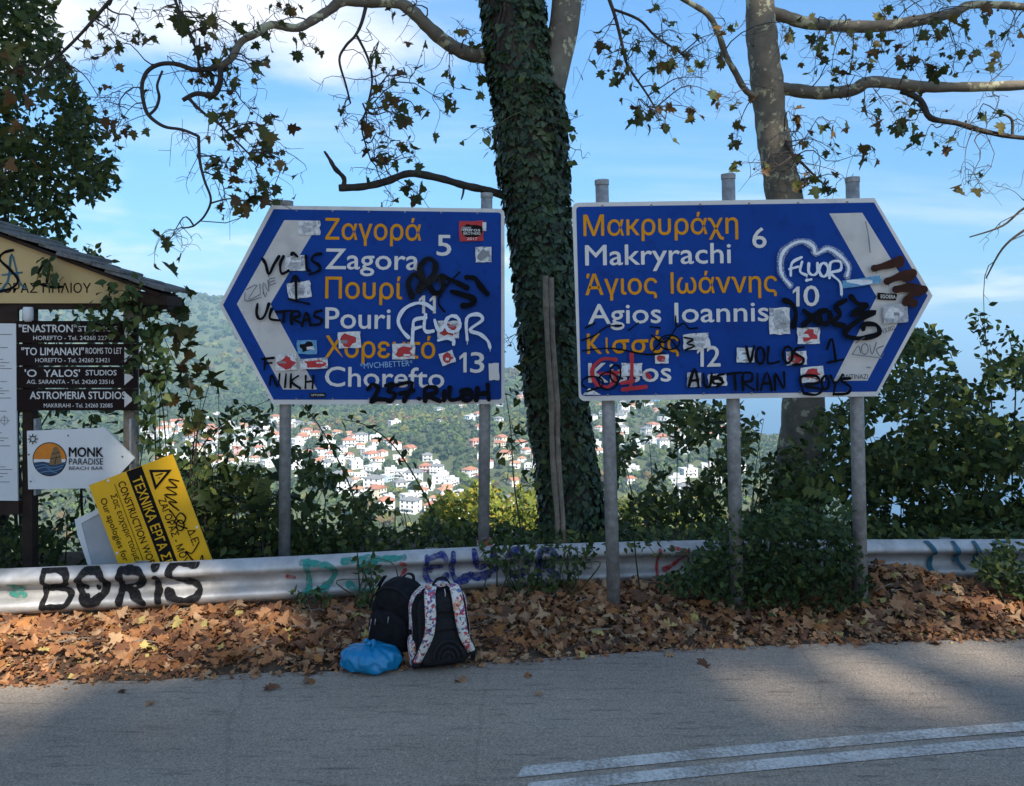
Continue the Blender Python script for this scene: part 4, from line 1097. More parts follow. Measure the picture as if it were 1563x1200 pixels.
strokes('graffiti', [[(1200, 770), (1225, 735), (1235, 765)], ell(1252, 748, 14, 22, 10), [(1272, 730), (1282, 770), (1300, 720)], [(1330, 735), (1300, 750), (1318, 780), (1330, 765)], [(1215, 722), (1250, 700)]], 1.5, YR, dR, M['pen_grey'], SR, cr, label='thin grey tag')
flat_print('sticker', [cr(p) for p in [(80, 938), (105, 910), (155, 938)]], [(0, 1, 2)], YR, dR.next(), M['sticker_white'], SR)
# runs of paint below the heaviest strokes
for S_, Yy, dd, cv, mm, drips in ((SL, YL, dL, cl, 'spray_white', ((1046, 812, 30), (1178, 742, 34), (1332, 795, 24), (1452, 835, 22), (1260, 750, 30))), (SL, YL, dL, cl, 'spray_black', ((1040, 560, 40), (1372, 590, 30), (1196, 545, 26), (840, 1110, 16), (1116, 1110, 18), (285, 450, 14))),
                                 (SR, YR, dR, cr, 'spray_white', ((912, 430, 34), (1156, 500, 30), (1010, 440, 22))), (SR, YR, dR, cr, 'spray_black', ((1170, 690, 26), (1060, 640, 22), (965, 640, 20))), (SR, YR, dR, cr, 'spray_brown', ((1300, 415, 18), (1350, 468, 20), (1430, 552, 24))), (SR, YR, dR, cr, 'spray_red', ((130, 886, 22), (260, 912, 18)))):
    strokes('paint_run', [[(x, y), (x + 1, y + h * .5), (x, y + h)] for x, y, h in drips], 1.5, Yy, dd, M[mm], S_, cv, taper=True)
# ------------------------------------------------------------------ information shelter
YK = 6.2
kiosk = thing('information_shelter', 'wooden information shelter with cream gable board and stone slate roof', 'shelter', (P(-100, 0, YK).x, YK, -0.3))
def kbox(x0, y0, x1, y1, ya, yb, m, name, par=None, lab=None):
    V, F = prism(xz([(x0, y0), (x1, y0), (x1, y1), (x0, y1)], YK), ya, yb); return part(name, V, F, M[m], par or kiosk, label=lab)
for a in (33, -250, -500):
    kbox(a, 455, a + 15, 880, YK + 0.01, YK + 0.09, 'wood_dark', 'post')
kbox(187, 460, 203, 880, YK + 0.012, YK + 0.10, 'wood_grey', 'post')
kbox(-560, 463, 258, 472, YK - 0.01, YK + 0.10, 'wood_dark', 'beam')
kbox(-500, 765, 31, 785, YK - 0.02, YK + 0.05, 'wood_dark', 'ledge')
gab = [(-130, 313), (213, 436), (213, 463), (-473, 463), (-473, 436)]
V, F = prism(xz(gab, YK - 0.03), YK - 0.03, YK - 0.005); part('gable_board', V, F, M['cream'], kiosk)
for s_ in (1, -1):
    q = [(-130 + s_ * (a + 130), b) for a, b in [(213, 444), (258, 452), (258, 466), (213, 466)]]
    V, F = prism(xz(q, YK - 0.02), YK - 0.06, YK + 0.22); part('eave_beam', V, F, M['wood_dark'], kiosk)
v, f = text2d('ΔΗΜΟΣ ΖΑΓΟΡΑΣ ΠΗΛΙΟΥ', -112, 139, 447, 433, 0.006, -0.0); flat_print('lettering', v, f, YK - 0.03, 0.002, M['print_black'], kiosk)
dK = Deep(0.0026, 0.0006)
strokes('graffiti', [[(-8, 470 - 20), (12, 430), (18, 388), (30, 430), (40, 440)], [(4, 420), (34, 416)]], 3.2, YK - 0.03, dK, M['spray_teal'], kiosk, label='teal sprayed letter A')
strokes('graffiti', [[(20, 382), (6, 386), (0, 396), (16, 412), (28, 428), (18, 440), (-4, 446)], [(58, 416), (70, 400), (76, 402), (72, 430)], [(62, 434), (78, 438), (96, 438)]], 4.0, YK - 0.03, dK, M['spray_black'], kiosk, label='black sprayed scrawl')
# roof deck and stone slates
apex, eave = P(-130, 301, YK), P(258, 447, YK)
slope = Vector((eave.x - apex.x, 0, eave.z - apex.z)); SLEN = slope.length; sdir = slope.normalized(); snor = Vector((-sdir.z, 0, sdir.x))
if snor.z < 0: snor = -snor
Y0r, Y1r = YK - 0.12, YK + 0.30
sl_var = []
rs_ = np.random.RandomState(3)
for k in range(6):
    n = 9; out = []
    for i in range(n):
        w = 2 * math.pi * i / n
        sx = np.sign(math.cos(w)) * abs(math.cos(w)) ** 0.4; sy = np.sign(math.sin(w)) * abs(math.sin(w)) ** 0.4
        out.append((0.5 * sx * rs_.uniform(0.85, 1.08), 0.5 * sy * rs_.uniform(0.85, 1.08)))
    t = rs_.uniform(0.018, 0.032)
    V = [(a, b, -t / 2) for a, b in out] + [(a * 0.97, b * 0.97, t / 2 + rs_.uniform(-0.003, 0.003)) for a, b in out]
    F = [tuple(range(n))[::-1], tuple(range(n, 2 * n))] + [(i, (i + 1) % n, (i + 1) % n + n, i + n) for i in range(n)]
    sl_var.append(build_mesh('slate', V, F, M['slate']))
for side in (1, -1):
    sd = Vector((sdir.x * side, 0, sdir.z)); sn = Vector((snor.x * side, 0, snor.z))
    a0 = apex - sn * 0.02
    c0, c1 = a0, a0 + sd * (SLEN - 0.03)
    V = [(c0.x, Y0r + .04, c0.z), (c1.x, Y0r + .04, c1.z), (c1.x, Y1r - .04, c1.z), (c0.x, Y1r - .04, c0.z)]
    V += [(p[0] - sn.x * 0.025, p[1], p[2] - sn.z * 0.025) for p in V]
    deck = part('roof_deck', V, [(0, 1, 2, 3), (7, 6, 5, 4), (0, 4, 5, 1), (1, 5, 6, 2), (2, 6, 7, 3), (3, 7, 4, 0)], M['wood_dark'], kiosk)
    ncourse = 11; step = SLEN / ncourse
    for c in range(ncourse):
        yy = Y0r + rs_.uniform(-0.05, 0.02)
        while yy < Y1r:
            w = rs_.uniform(0.20, 0.36)
            L = step * rs_.uniform(1.45, 1.75)
            ctr = a0 + sd * ((c + 1) * step - L / 2 + rs_.uniform(-0.02, 0.03)) + sn * (0.022 + rs_.uniform(0, 0.012))
            o = bpy.data.objects.new('slate', sl_var[rs_.randint(6)]); COL.objects.link(o); o.parent = deck
            tilt = 0.075 + rs_.uniform(-0.02, 0.03)
            ax = (sd * math.cos(tilt) + sn * math.sin(tilt)).normalized(); az = (sn * math.cos(tilt) - sd * math.sin(tilt)).normalized(); ay = az.cross(ax)
            wob = rs_.uniform(-0.06, 0.06)
            Mx = Matrix((( ax.x * L, ay.x * w, az.x, 0), (ax.y * L, ay.y * w, az.y, 0), (ax.z * L, ay.z * w, az.z, 0), (0, 0, 0, 1)))
            q = Vector((ctr.x, yy + w / 2, ctr.z)) - Vector(org(kiosk))
            o.matrix_basis = Matrix.Translation(q) @ Mx @ Matrix.Rotation(wob, 4, 'Z')
            yy += w * 0.98
# guide boards
def guide(y0, y1, big, small, extra=None):
    V, F = prism(xz([(27, y0), (210, y0), (210, y1), (27, y1)], YK), YK - 0.03, YK + 0.008)
    g = part('guide_board', V, F, M['board_brown'], kiosk)
    for tx, x0, x1, yb, h, bo in big + small:
        v, f = text2d(tx, x0, x1, yb, yb - h, bo); flat_print('lettering', v, f, YK - 0.03, 0.0016, M['print_white'], g)
    cy = (y0 + y1) / 2
    flat_print('arrow', [(190, cy - 12), (204, cy), (190, cy + 12)], [(0, 1, 2)], YK - 0.03, 0.0016, M['print_white'], g)
guide(490, 523, [('"ENASTRON"', 29, 117, 507, 11, 0.015), ('STUDIOS', 119, 180, 506, 8, 0.012)], [('HOREFTO - Tel. 24260 22741', 51, 172, 519, 6.2, 0.004)])
guide(525, 558, [('"TO LIMANAKI"', 33, 128, 542, 11, 0.015), ('ROOMS TO LET', 131, 186, 540, 9, 0.008)], [('HOREFTO - Tel. 24260 23421', 54, 167, 553, 6.2, 0.004)])
guide(560, 592, [("'O", 38, 56, 575, 10.5, 0.015), ("YALOS'", 67, 122, 575, 10.5, 0.015), ('STUDIOS', 131, 178, 573, 8, 0.01)], [('AG. SARANTA - Tel. 24260 23516', 41, 174, 586, 6.2, 0.004)])
guide(594, 626, [('ASTROMERIA STUDIOS', 46, 192, 609, 11, 0.013)], [('MAKRIRAHI - Tel. 24260 32085', 67, 172, 622, 6.0, 0.004)])
# poster on the notice panel
V, F = prism(xz([(-230, 492), (26, 494), (27, 640), (29, 764), (-230, 760)], YK - 0.02), YK - 0.035, YK - 0.02); pst = part('poster', V, F, M['poster'], kiosk)
for k, yy in enumerate([510, 530, 548, 553, 558, 562, 582, 592, 596, 600, 607, 627, 660, 668, 672, 680, 712, 716, 722, 727, 735]):
    x0 = -60 if k % 3 else -200
    flat_print('print', [(x0, yy), (19 - (k * 7) % 17, yy), (19 - (k * 7) % 17, yy + 1.2), (x0, yy + 1.2)], [(0, 1, 2, 3)], YK - 0.035, 0.002, M['print_grey'], pst)
strokes('print', [ell(7, 642, 5.5, 5.5, 12), [(7, 634), (7, 650)], [(-1, 642), (15, 642)]], 0.8, YK - 0.035, Deep(), M['print_grey'], pst)
V, F = prism(xz([(-230, 470), (29, 470), (29, 766), (-230, 766)], YK), YK - 0.018, YK + 0.005); part('notice_panel', V, F, M['wood_dark'], kiosk)
# small lamp under the gable
lp = P(43, 480, YK - 0.06)
v, f = tube([lp + Vector((0, 0, .055)), lp + Vector((0, 0, .045)), lp - Vector((0, 0, .04)), lp - Vector((0, 0, .055))], [0.03, 0.036, 0.034, 0.02], 12); part('lamp', v, f, M['poster'], kiosk, smooth=True)

# ------------------------------------------------------------------ white arrow board with round logo
YM = 6.12
monk = thing('arrow_board', 'white arrow-shaped beach bar board with round orange logo beside the shelter', 'sign', (P(120, 0, YM).x, YM, P(0, 747, YM).z))
V, F = prism(xz([(41, 658), (160, 653), (205, 700), (163, 745), (43, 747)], YM), YM, YM + 0.02); part('panel', V, F, M['monk_white'], monk)
for px in (49, 195):
    V, F = prism(xz([(px, 640), (px + 3.5, 640), (px + 3.5, 757), (px, 757)], YM), YM + 0.02, YM + 0.09); part('bracket', V, F, M['galv_post'], monk)
dm = Deep(0.0015, 0.0007)
lx, ly, lr = 76, 701, 26
flat_print('logo', ell(lx, ly, lr, lr, 32)[:-1], [tuple(range(32))], YM, dm.next(), M['print_black'], monk)
up_half = ell(lx, ly, lr - 1.4, lr - 1.4, 20, math.pi * 0.98, math.pi * 2.02)
flat_print('logo_sky', up_half, [tuple(range(len(up_half)))], YM, dm.next(), M['logo_orange'], monk)
mid = [(lx - lr + 1.6, ly), (lx + lr - 1.6, ly), (lx + lr - 2, ly + 7), (lx - lr + 2, ly + 7)]
flat_print('logo_foam', mid, [(0, 1, 2, 3)], YM, dm.next(), M['monk_white'], monk)
lo_half = [(lx - 24.5, ly + 5), (lx - 10, ly + 3.5), (lx + 8, ly + 7), (lx + 24.6, ly + 4)] + ell(lx, ly, lr - 1.4, lr - 1.4, 14, 0.2, math.pi - 0.2)[0:]
flat_print('logo_sea', lo_half[:4] + lo_half[4:], [tuple(range(len(lo_half)))], YM, dm.next(), M['logo_navy'], monk)
rock = [(lx - 1, ly + 8), (lx + 3, ly - 8), (lx + 6, ly - 18), (lx + 12, ly - 19), (lx + 16, ly - 10), (lx + 19, ly + 6), (lx + 8, ly + 9)]
flat_print('logo_rock', rock, [tuple(range(7))], YM, dm.next(), M['logo_rock'], monk)
strokes('logo_rock_line', [[(lx + 4, ly - 8), (lx + 15, ly - 11)], [(lx + 2, ly - 1), (lx + 17, ly - 4)], [(lx + 8, ly + 8), (lx + 11, ly - 4)]], 1.0, YM, dm, M['print_black'], monk)
strokes('logo_wave', [[(lx - 22, ly + 10), (lx - 8, ly + 8), (lx + 4, ly + 13), (lx + 22, ly + 9)], [(lx - 19, ly + 15), (lx - 6, ly + 12), (lx + 6, ly + 18), (lx + 20, ly + 13)], [(lx - 13, ly + 20), (lx, ly + 18), (lx + 12, ly + 21)]], 1.1, YM, dm, M['logo_wave'], monk)
for tx, x0, x1, yb, h, bo in (('MONK', 106, 158, 697, 14, 0.02), ('PARADISE', 106, 158, 709, 9.5, 0.002), ('BEACH BAR', 106, 158, 717, 5, -0.004)):
    v, f = text2d(tx, x0, x1, yb, yb - h, bo); flat_print('lettering', v, f, YM, dm.next(), M['print_black'], monk)
strokes('sun_doodle', [ell(51, 670, 4, 4, 10)] + [[(51 + 5 * math.cos(a), 670 + 5 * math.sin(a)), (51 + 7.5 * math.cos(a), 670 + 7.5 * math.sin(a))] for a in np.arange(0, 6.2, 0.785)], 1.3, YM, dm, M['print_black'], monk)
for (a, b) in ((44, 694), (47, 735), (104, 665), (187, 697), (158, 735)):
    p = P(a, b, YM); v, f = tube([p, p - Vector((0, .004, 0))], [.008, .006], 8); part('screw', v, f, M['bolt'], monk)

# ------------------------------------------------------------------ yellow works board leaning behind the barrier
YW = 5.88
works = thing('works_board', 'yellow construction works board tipped on its side behind the barrier', 'sign', (P(235, 0, YW).x, YW, -0.12))
ud, vd = np.array([0.351, 0.936]), np.array([0.936, -0.351])     # reading direction and text-up direction on the picture
O_ = np.array([135.5, 741.0])                                     # corner: start of the lowest line
def wp(u, v): return tuple(O_ + ud * u + vd * v)
bd = [wp(0, 0), wp(0, 136), wp(265, 136), wp(265, 0)]
V, F = prism(xz(bd, YW), YW, YW + 0.012); part('panel', V, F, M['works_yellow'], works)
dw = Deep(0.0012, 0.0006)
def wtext(tx, u0, u1, vb, h, m, bo=0.0):
    v, f = glyph_text(tx, 0.0); lo, hi = cap_h(0.0)
    U = u0 + (v[:, 0] - v[:, 0].min()) / (v[:, 0].max() - v[:, 0].min()) * (u1 - u0); W = vb + (v[:, 1] - lo) / (hi - lo) * h
    v, f = embolden(O_ + U[:, None] * ud + W[:, None] * vd, f, bo * h, v[:, 2])
    flat_print('lettering', v, f, YW, dw.next(), m, works)
flat_print('band', [wp(0.6, 61), wp(0.6, 86), wp(264, 86), wp(264, 61)], [(0, 1, 2, 3)], YW, dw.next(), M['print_black'], works)
wtext('ΤΕΧΝΙΚΑ ΕΡΓΑ ΣΕ ΕΞΕΛΙΞΗ', 14, 232, 65.5, 14, M['works_yellow'], 0.02)
wtext('CONSTRUCTION WORK IN PROGRESS', 12, 236, 43, 11, M['print_black'], 0.012)
wtext('Σας ευχαριστούμε για την υπομονή', 26, 232, 26, 9, M['print_black'], 0.006)
wtext('Our apologies for any inconvenience', 26, 236, 9, 9.5, M['print_black'], 0.006)
wtext('ΖΑΓΟΡΑΣ - ΜΟΥΡΕΣΙΟΥ', 58, 212, 92, 10.5, M['print_black'], 0.01)
wtext('Δ.Ε.', 117, 142, 117, 11, M['print_black'], 0.01)
strokes('underline', [[wp(12, 38), wp(240, 38)]], 0.9, YW, dw, M['print_black'], works)
tri = [wp(10, 95), wp(42, 93), wp(22, 128)]
flat_print('warning_triangle', tri, [(0, 1, 2)], YW, dw.next(), M['print_black'], works)
tri2 = [tuple(np.array(p) * 0.62 + np.mean(tri, 0) * 0.38) for p in tri]
flat_print('warning_triangle', tri2, [(0, 1, 2)], YW, dw.next(), M['works_yellow'], works)
strokes('warning_mark', [[wp(22, 102), wp(22.5, 112)], [wp(27, 105), wp(27.2, 105.5)]], 1.8, YW, dw, M['print_black'], works)
strokes('graffiti', [[wp(42, 132), wp(34, 118), wp(50, 126), wp(44, 110), wp(60, 122), wp(54, 104), wp(72, 118), wp(66, 106), wp(84, 116)], [wp(80, 104), wp(104, 112), wp(98, 122), wp(88, 116), wp(100, 104), wp(114, 118)], [wp(140, 128), wp(152, 112), wp(146, 104), wp(170, 114), wp(160, 126), wp(182, 118)], ell(*wp(106, 110), 6, 8, 10)], 2.0, YW, dw, M['spray_black'], works, label='black scrawled tag')
for u, v in ((4, 30), (118, 132), (112, 4)):
    p = P(*wp(u, v), YW); a, f = tube([p, p - Vector((0, .004, 0))], [.010, .008], 8); part('screw', a, f, M['poster'], works)
# grey wrapped board behind it
YG = 5.97
gb = thing('wrapped_board', 'grey plastic-wrapped board tipped between the shelter and the yellow works board', 'board', (P(160, 0, YG).x, YG, -0.12))
front = [(118, 796), (150, 781), (196, 778), (250, 900), (150, 935), (136, 866)]
V, F = prism(xz(front, YG), YG, YG + 0.07)
part('panel', V, F, M['grey_board'], gb)
V, F = prism(xz([(114, 793), (152, 776), (175, 775), (176, 781), (151, 784), (124, 799), (141, 866), (136, 868), (118, 815)], YG - 0.004), YG - 0.006, YG - 0.001); part('torn_wrap', V, F, M['poster'], gb)

# ------------------------------------------------------------------ split wooden stake against the ivy trunk
YS = 6.62
stake = thing('wooden_stake', 'weathered split wooden stake upright in front of the ivy trunk', 'stake', (P(857, 0, YS).x, YS, -0.25))
sp = [(837, 424), (838, 470), (840, 520), (843, 570), (847, 620), (847, 665), (848, 700), (851, 740), (855, 790), (858, 880)]
for side, (off, wd) in enumerate(((-4.4, 4.6), (4.2, 4.2))):
    pts = [P(a + off, b - (0 if side else 3), YS + 0.004 * side) for a, b in sp]
    rad = [wd * YS / FPX * (0.95 + 0.12 * math.sin(i * 2.1 + side)) for i in range(len(pts))]
    v, f = tube(pts, rad, 9); part('split_half', v, f, M['wood_grey'], stake)

# ------------------------------------------------------------------ red and white barrier tape knotted on the sign post
YT = 6.36
M['tape_red'] = mat('tape_red', (0.45, 0.03, 0.025), 0.45, trans=0.15); M['tape_white'] = mat('tape_white', (0.65, 0.64, 0.62), 0.45, trans=0.15)
tape = thing('barrier_tape', 'red and white barrier tape knotted round the sign post at the barrier', 'tape', tuple(P(739, 835, YT)))
c = P(738.5, 830, YT + 0.025)
for k, (dz, m) in enumerate(((0.02, 'tape_red'), (0.0, 'tape_white'), (-0.018, 'tape_red'))):
    v, f = tube([c + Vector((0, 0, dz + .012)), c + Vector((0.003, 0, dz)), c + Vector((0, 0, dz - .012))], [.056, .062 - .002 * k, .056], 14); part('wrap', v, f, M[m], tape)
tp = [P(742, 828, YT - .05), P(750, 833, YT - .16), P(756, 843, YT - .27), P(764, 855, YT - 0.33)]
for i in range(3):
    a, b = tp[i], tp[i + 1]; w = Vector((0.022, 0.006, 0.012)); V = [a - w, a + w, b + w * (1 - .1 * i), b - w * (1 - .1 * i)]
    V += [p + Vector((0, .002, 0)) for p in V]
    part('tail', V, [(0, 1, 2, 3), (7, 6, 5, 4), (0, 4, 5, 1), (1, 5, 6, 2), (2, 6, 7, 3), (3, 7, 4, 0)], M['tape_red' if i % 2 == 0 else 'tape_white'], tape)
v, f = tube([P(736, 834, YT - .045), P(732, 846, YT - .06), P(734, 856, YT - .065)], [.012, .018, .006], 6); part('knot', v, f, M['tape_white'], tape)
# ------------------------------------------------------------------ bags at the road edge
def fabric(name, c, vary=0.25, scale=60, rough=0.85):
    return mat(name, c, rough, vary=vary, scale=scale, bump=0.25, bscale=220, spec=0.1)
M['black_cloth'] = fabric('black_nylon', (0.012, 0.012, 0.014), 0.4, 25)
M['black_pad'] = fabric('black_mesh_pad', (0.020, 0.020, 0.022), 0.4, 120)
M['zip'] = mat('zip_grey', (0.30, 0.30, 0.30), 0.4, 0.5)
M['lime'] = fabric('lime_lining', (0.30, 0.33, 0.10), 0.3)
def comic_cloth():
    m = bpy.data.materials.new('printed_cloth'); m.use_nodes = True
    n, l = m.node_tree.nodes, m.node_tree.links
    b = n['Principled BSDF']; b.inputs['Roughness'].default_value = 0.8
    tc = n.new('ShaderNodeTexCoord')
    v = n.new('ShaderNodeTexVoronoi'); v.inputs['Scale'].default_value = 62; v.inputs['Randomness'].default_value = 1.0
    nz = n.new('ShaderNodeTexNoise'); nz.inputs['Scale'].default_value = 60; nz.inputs['Detail'].default_value = 3
    l.new(tc.outputs['Object'], nz.inputs['Vector'])
    mp = n.new('ShaderNodeMix'); mp.data_type = 'VECTOR'; mp.inputs['Factor'].default_value = 0.02
    l.new(tc.outputs['Object'], mp.inputs['A']); l.new(nz.outputs['Color'], mp.inputs['B'])
    l.new(mp.outputs['Result'], v.inputs['Vector'])
    sp = n.new('ShaderNodeSeparateColor'); l.new(v.outputs['Color'], sp.inputs[0])
    r = n.new('ShaderNodeValToRGB'); r.color_ramp.interpolation = 'CONSTANT'; e = r.color_ramp.elements
    cols = [(0.0, (0.62, 0.58, 0.52)), (0.34, (0.50, 0.06, 0.08)), (0.46, (0.66, 0.60, 0.52)), (0.60, (0.30, 0.05, 0.12)), (0.68, (0.60, 0.30, 0.16)), (0.78, (0.12, 0.17, 0.28)), (0.88, (0.66, 0.62, 0.58))]
    e[0].position, e[0].color = 0, (*cols[0][1], 1); e[1].position, e[1].color = cols[1][0], (*cols[1][1], 1)
    for p_, c_ in cols[2:]:
        q = e.new(p_); q.color = (*c_, 1)
    l.new(sp.outputs[0], r.inputs[0])
    dk = n.new('ShaderNodeValToRGB'); dk.color_ramp.elements[0].position = 0.58; dk.color_ramp.elements[0].color = (1, 1, 1, 1); dk.color_ramp.elements[1].position = 0.64; dk.color_ramp.elements[1].color = (0.25, 0.22, 0.25, 1)
    l.new(nz.outputs['Fac'], dk.inputs[0])
    mx = n.new('ShaderNodeMix'); mx.data_type = 'RGBA'; mx.blend_type = 'MULTIPLY'; mx.inputs['Factor'].default_value = 1
    l.new(r.outputs[0], mx.inputs['A']); l.new(dk.outputs[0], mx.inputs['B']); l.new(mx.outputs['Result'], b.inputs['Base Color'])
    return m
M['comic'] = comic_cloth()

def soft_box(w, d, h, nz=18, nu=36, top=0.55, seed=0, bulge=0.06, pw=3.2):
    """rounded pack body: superellipse slices, domed top, slumped bottom; base at z=0"""
    r = np.random.RandomState(seed); V, F = [], []
    ph = r.uniform(0, 6, 6)
    for i in range(nz + 1):
        t = i / nz; z = h * t
        e = max(0.0, (t - top) / (1 - top)); sx = (1 - e ** 2.6) ** 0.5 if e < 1 else 0.0
        b = min(1.0, t / 0.08); sb = 0.86 + 0.14 * math.sqrt(1 - (1 - b) ** 2)
        for k in range(nu):
            a = 2 * math.pi * k / nu; c, s = math.cos(a), math.sin(a)
            q = (abs(c) ** pw + abs(s) ** pw) ** (-1 / pw)
            wr = 1 + bulge * (0.35 * math.sin(5 * t * 3 + 2 * a + ph[0]) + 0.25 * math.sin(9 * t + 3 * a + ph[1])) + 0.05 * math.sin(math.pi * t)
            V.append((c * q * w / 2 * max(sx, 0.02) * sb * wr, s * q * d / 2 * max(sx, 0.02) ** 0.7 * sb * wr, z))
    for i in range(nz):
        for k in range(nu):
            k2 = (k + 1) % nu; F.append((i * nu + k, i * nu + k2, (i + 1) * nu + k2, (i + 1) * nu + k))
    F.append(tuple(range(nu))[::-1]); F.append(tuple(nz * nu + k for k in range(nu)))
    return np.array(V), F
def ribbon3(path, width_dir, w, t, sub=6):
    """padded strap: rounded flat section swept along a path"""
    p = [Vector(q) for q in catmull(path, sub)]; n = len(p); V, F = [], []
    sec = [(-.5, 0), (-.42, .45), (0, .6), (.42, .45), (.5, 0), (.42, -.45), (0, -.5), (-.42, -.45)]
    ws = w if hasattr(w, '__len__') else [w] * n
    ws = np.interp(np.linspace(0, 1, n), np.linspace(0, 1, len(ws)), ws)
    for i in range(n):
        tg = (p[min(i + 1, n - 1)] - p[max(i - 1, 0)]).normalized()
        a = Vector(width_dir); a = (a - tg * a.dot(tg)).normalized(); b = tg.cross(a)
        for x, y in sec: V.append(p[i] + a * x * ws[i] + b * y * t)
    m = len(sec)
    for i in range(n - 1):
        for k in range(m):
            k2 = (k + 1) % m; F.append((i * m + k, i * m + k2, (i + 1) * m + k2, (i + 1) * m + k))
    F.append(tuple(range(m))[::-1]); F.append(tuple((n - 1) * m + k for k in range(m)))
    return V, F
def place(V, loc, rz=0.0, lean=0.0, roll=0.0):
    Rm = Matrix.Rotation(rz, 3, 'Z') @ Matrix.Rotation(lean, 3, 'X') @ Matrix.Rotation(roll, 3, 'Y')
    return np.array([Rm @ Vector(v) + Vector(loc) for v in V])
GZ0 = 0.012
# printed pack, straps towards the road; leaning back on the black one
c0 = P(673, 1021, 4.68); pk_loc = (c0.x, 4.72, GZ0)
pack = thing('backpack', 'black backpack with comic-print straps and sides standing at the road edge', 'backpack', pk_loc)
T1 = lambda V: place(V, pk_loc, rz=0.22, lean=-0.13, roll=-0.05)
W_, D_, H_ = 0.325, 0.20, 0.455
V, F = soft_box(W_, D_, H_, seed=2, top=0.62)
mid_ = [0 if (np.mean([V[i][1] for i in f]) < -D_ * 0.28 or f[0] < 36 * 2) else 1 for f in F]
part('body', T1(V), F, [M['black_cloth'], M['comic']], pack, smooth=True, midx=mid_)
V, F = soft_box(W_ * 0.80, 0.045, H_ * 0.86, seed=3, top=0.75, bulge=0.03)
part('back_panel', T1(np.array(V) + np.array([0.005, -D_ / 2 - 0.004, 0.02])), F, M['black_pad'], pack, smooth=True)
for zz, hh, ww in ((0.30, 0.085, 0.19), (0.20, 0.07, 0.2)):
    V, F = soft_box(ww, 0.03, hh, 8, 24, 0.5, 4, 0.02, 4); part('pad', T1(np.array(V) + np.array([0.01, -D_ / 2 - 0.024, zz])), F, M['black_pad'], pack, smooth=True)
for rr in (0.085, 0.058, 0.032):
    v, f = tube([(0.025 + rr * math.cos(a), -D_ / 2 - 0.034, 0.045 + rr * 1.15 * math.sin(a)) for a in np.linspace(0.0, math.pi, 13)], 0.010, 7); part('lumbar_ridge', T1(v), f, M['black_pad'], pack, smooth=True)
sl = [(-0.035, -0.085, 0.435), (-0.055, -0.135, 0.425), (-0.062, -0.165, 0.36), (-0.065, -0.17, 0.27), (-0.08, -0.16, 0.19), (-0.115, -0.135, 0.11), (-0.155, -0.10, 0.035)]
sr = [(0.075, -0.085, 0.435), (0.09, -0.135, 0.42), (0.098, -0.155, 0.34), (0.105, -0.16, 0.26), (0.115, -0.15, 0.18), (0.14, -0.13, 0.11), (0.165, -0.10, 0.06)]
for q in (sl, sr):
    v, f = ribbon3(q, (1, 0.05, 0), [0.062, 0.064, 0.064, 0.058, 0.052, 0.046], 0.016); st = part('shoulder_strap', T1(v), f, M['comic'], pack, smooth=True)
    v, f = ribbon3([(a - 0.002, b + 0.006, c_) for a, b, c_ in q], (1, 0.05, 0), [0.074, 0.076, 0.076, 0.070, 0.062, 0.054], 0.012); part('strap_piping', T1(v), f, M['black_cloth'], st, smooth=True)
    e = q[-1]
    b = MB().box((e[0], e[1] - 0.006, e[2]), (0.04, 0.014, 0.03)); part('buckle', T1(b.v), b.f, M['black_cloth'], pack)
    v, f = ribbon3([e, (e[0] + 0.01 * np.sign(e[0]), e[1] + .03, 0.02), (e[0], e[1] + 0.01, 0.008)], (1, 0, 0), 0.026, 0.004); part('webbing', T1(v), f, M['black_cloth'], pack)
v, f = ribbon3([(-0.03, -0.06, 0.44), (-0.005, -0.075, 0.475), (0.04, -0.075, 0.478), (0.07, -0.06, 0.44)], (0, 1, 0.2), 0.026, 0.008); part('handle', T1(v), f, M['black_cloth'], pack, smooth=True)
v, f = ribbon3([(0.03, -0.118, 0.425), (0.032, -0.124, 0.40), (0.03, -0.124, 0.375)], (1, 0, 0), 0.006, 0.003); part('zip_pull', T1(v), f, M['zip'], pack)
v, f = ribbon3([(-0.168, -0.06, 0.2), (-0.176, 0.0, 0.19), (-0.17, 0.06, 0.2)], (0, 0, 1), 0.03, 0.008); part('side_strap', T1(v), f, M['black_cloth'], pack)
V, F = soft_box(0.06, 0.15, 0.16, 10, 24, 0.7, 6, 0.08, 3); part('side_pocket', T1(np.array(V) + np.array([-0.155, 0.0, 0.01])), F, M['comic'], pack, smooth=True)
# black pack behind
b_loc = (P(606, 1000, 4.95).x, 4.98, GZ0)
bp = thing('backpack', 'plain black backpack standing behind the comic-print one', 'backpack', b_loc)
T2 = lambda V: place(np.array(V) * np.array([0.96, 1.0, 0.93]), b_loc, rz=-0.42, lean=0.06, roll=0.14)
V, F = soft_box(0.34, 0.22, 0.455, seed=8, top=0.5, bulge=0.09, pw=2.6); part('body', T2(V), F, M['black_cloth'], bp, smooth=True)
V, F = soft_box(0.27, 0.10, 0.25, 12, 30, 0.6, 9, 0.08, 3); part('front_pocket', T2(np.array(V) + np.array([0.0, -0.115, 0.03])), F, M['black_cloth'], bp, smooth=True)
V, F = soft_box(0.24, 0.07, 0.15, 12, 30, 0.5, 10, 0.08, 2.8); part('top_pocket', T2(np.array(V) + np.array([0.0, -0.08, 0.265])), F, M['black_cloth'], bp, smooth=True)
arch = [(0.155 * math.cos(a) * 1.04, -0.05, 0.25 + 0.175 * math.sin(a)) for a in np.linspace(0, math.pi, 15)]
v, f = tube([(x, y - 0.055, z) for x, y, z in arch], 0.006, 6); part('zip', T2(v), f, M['black_pad'], bp, smooth=True)
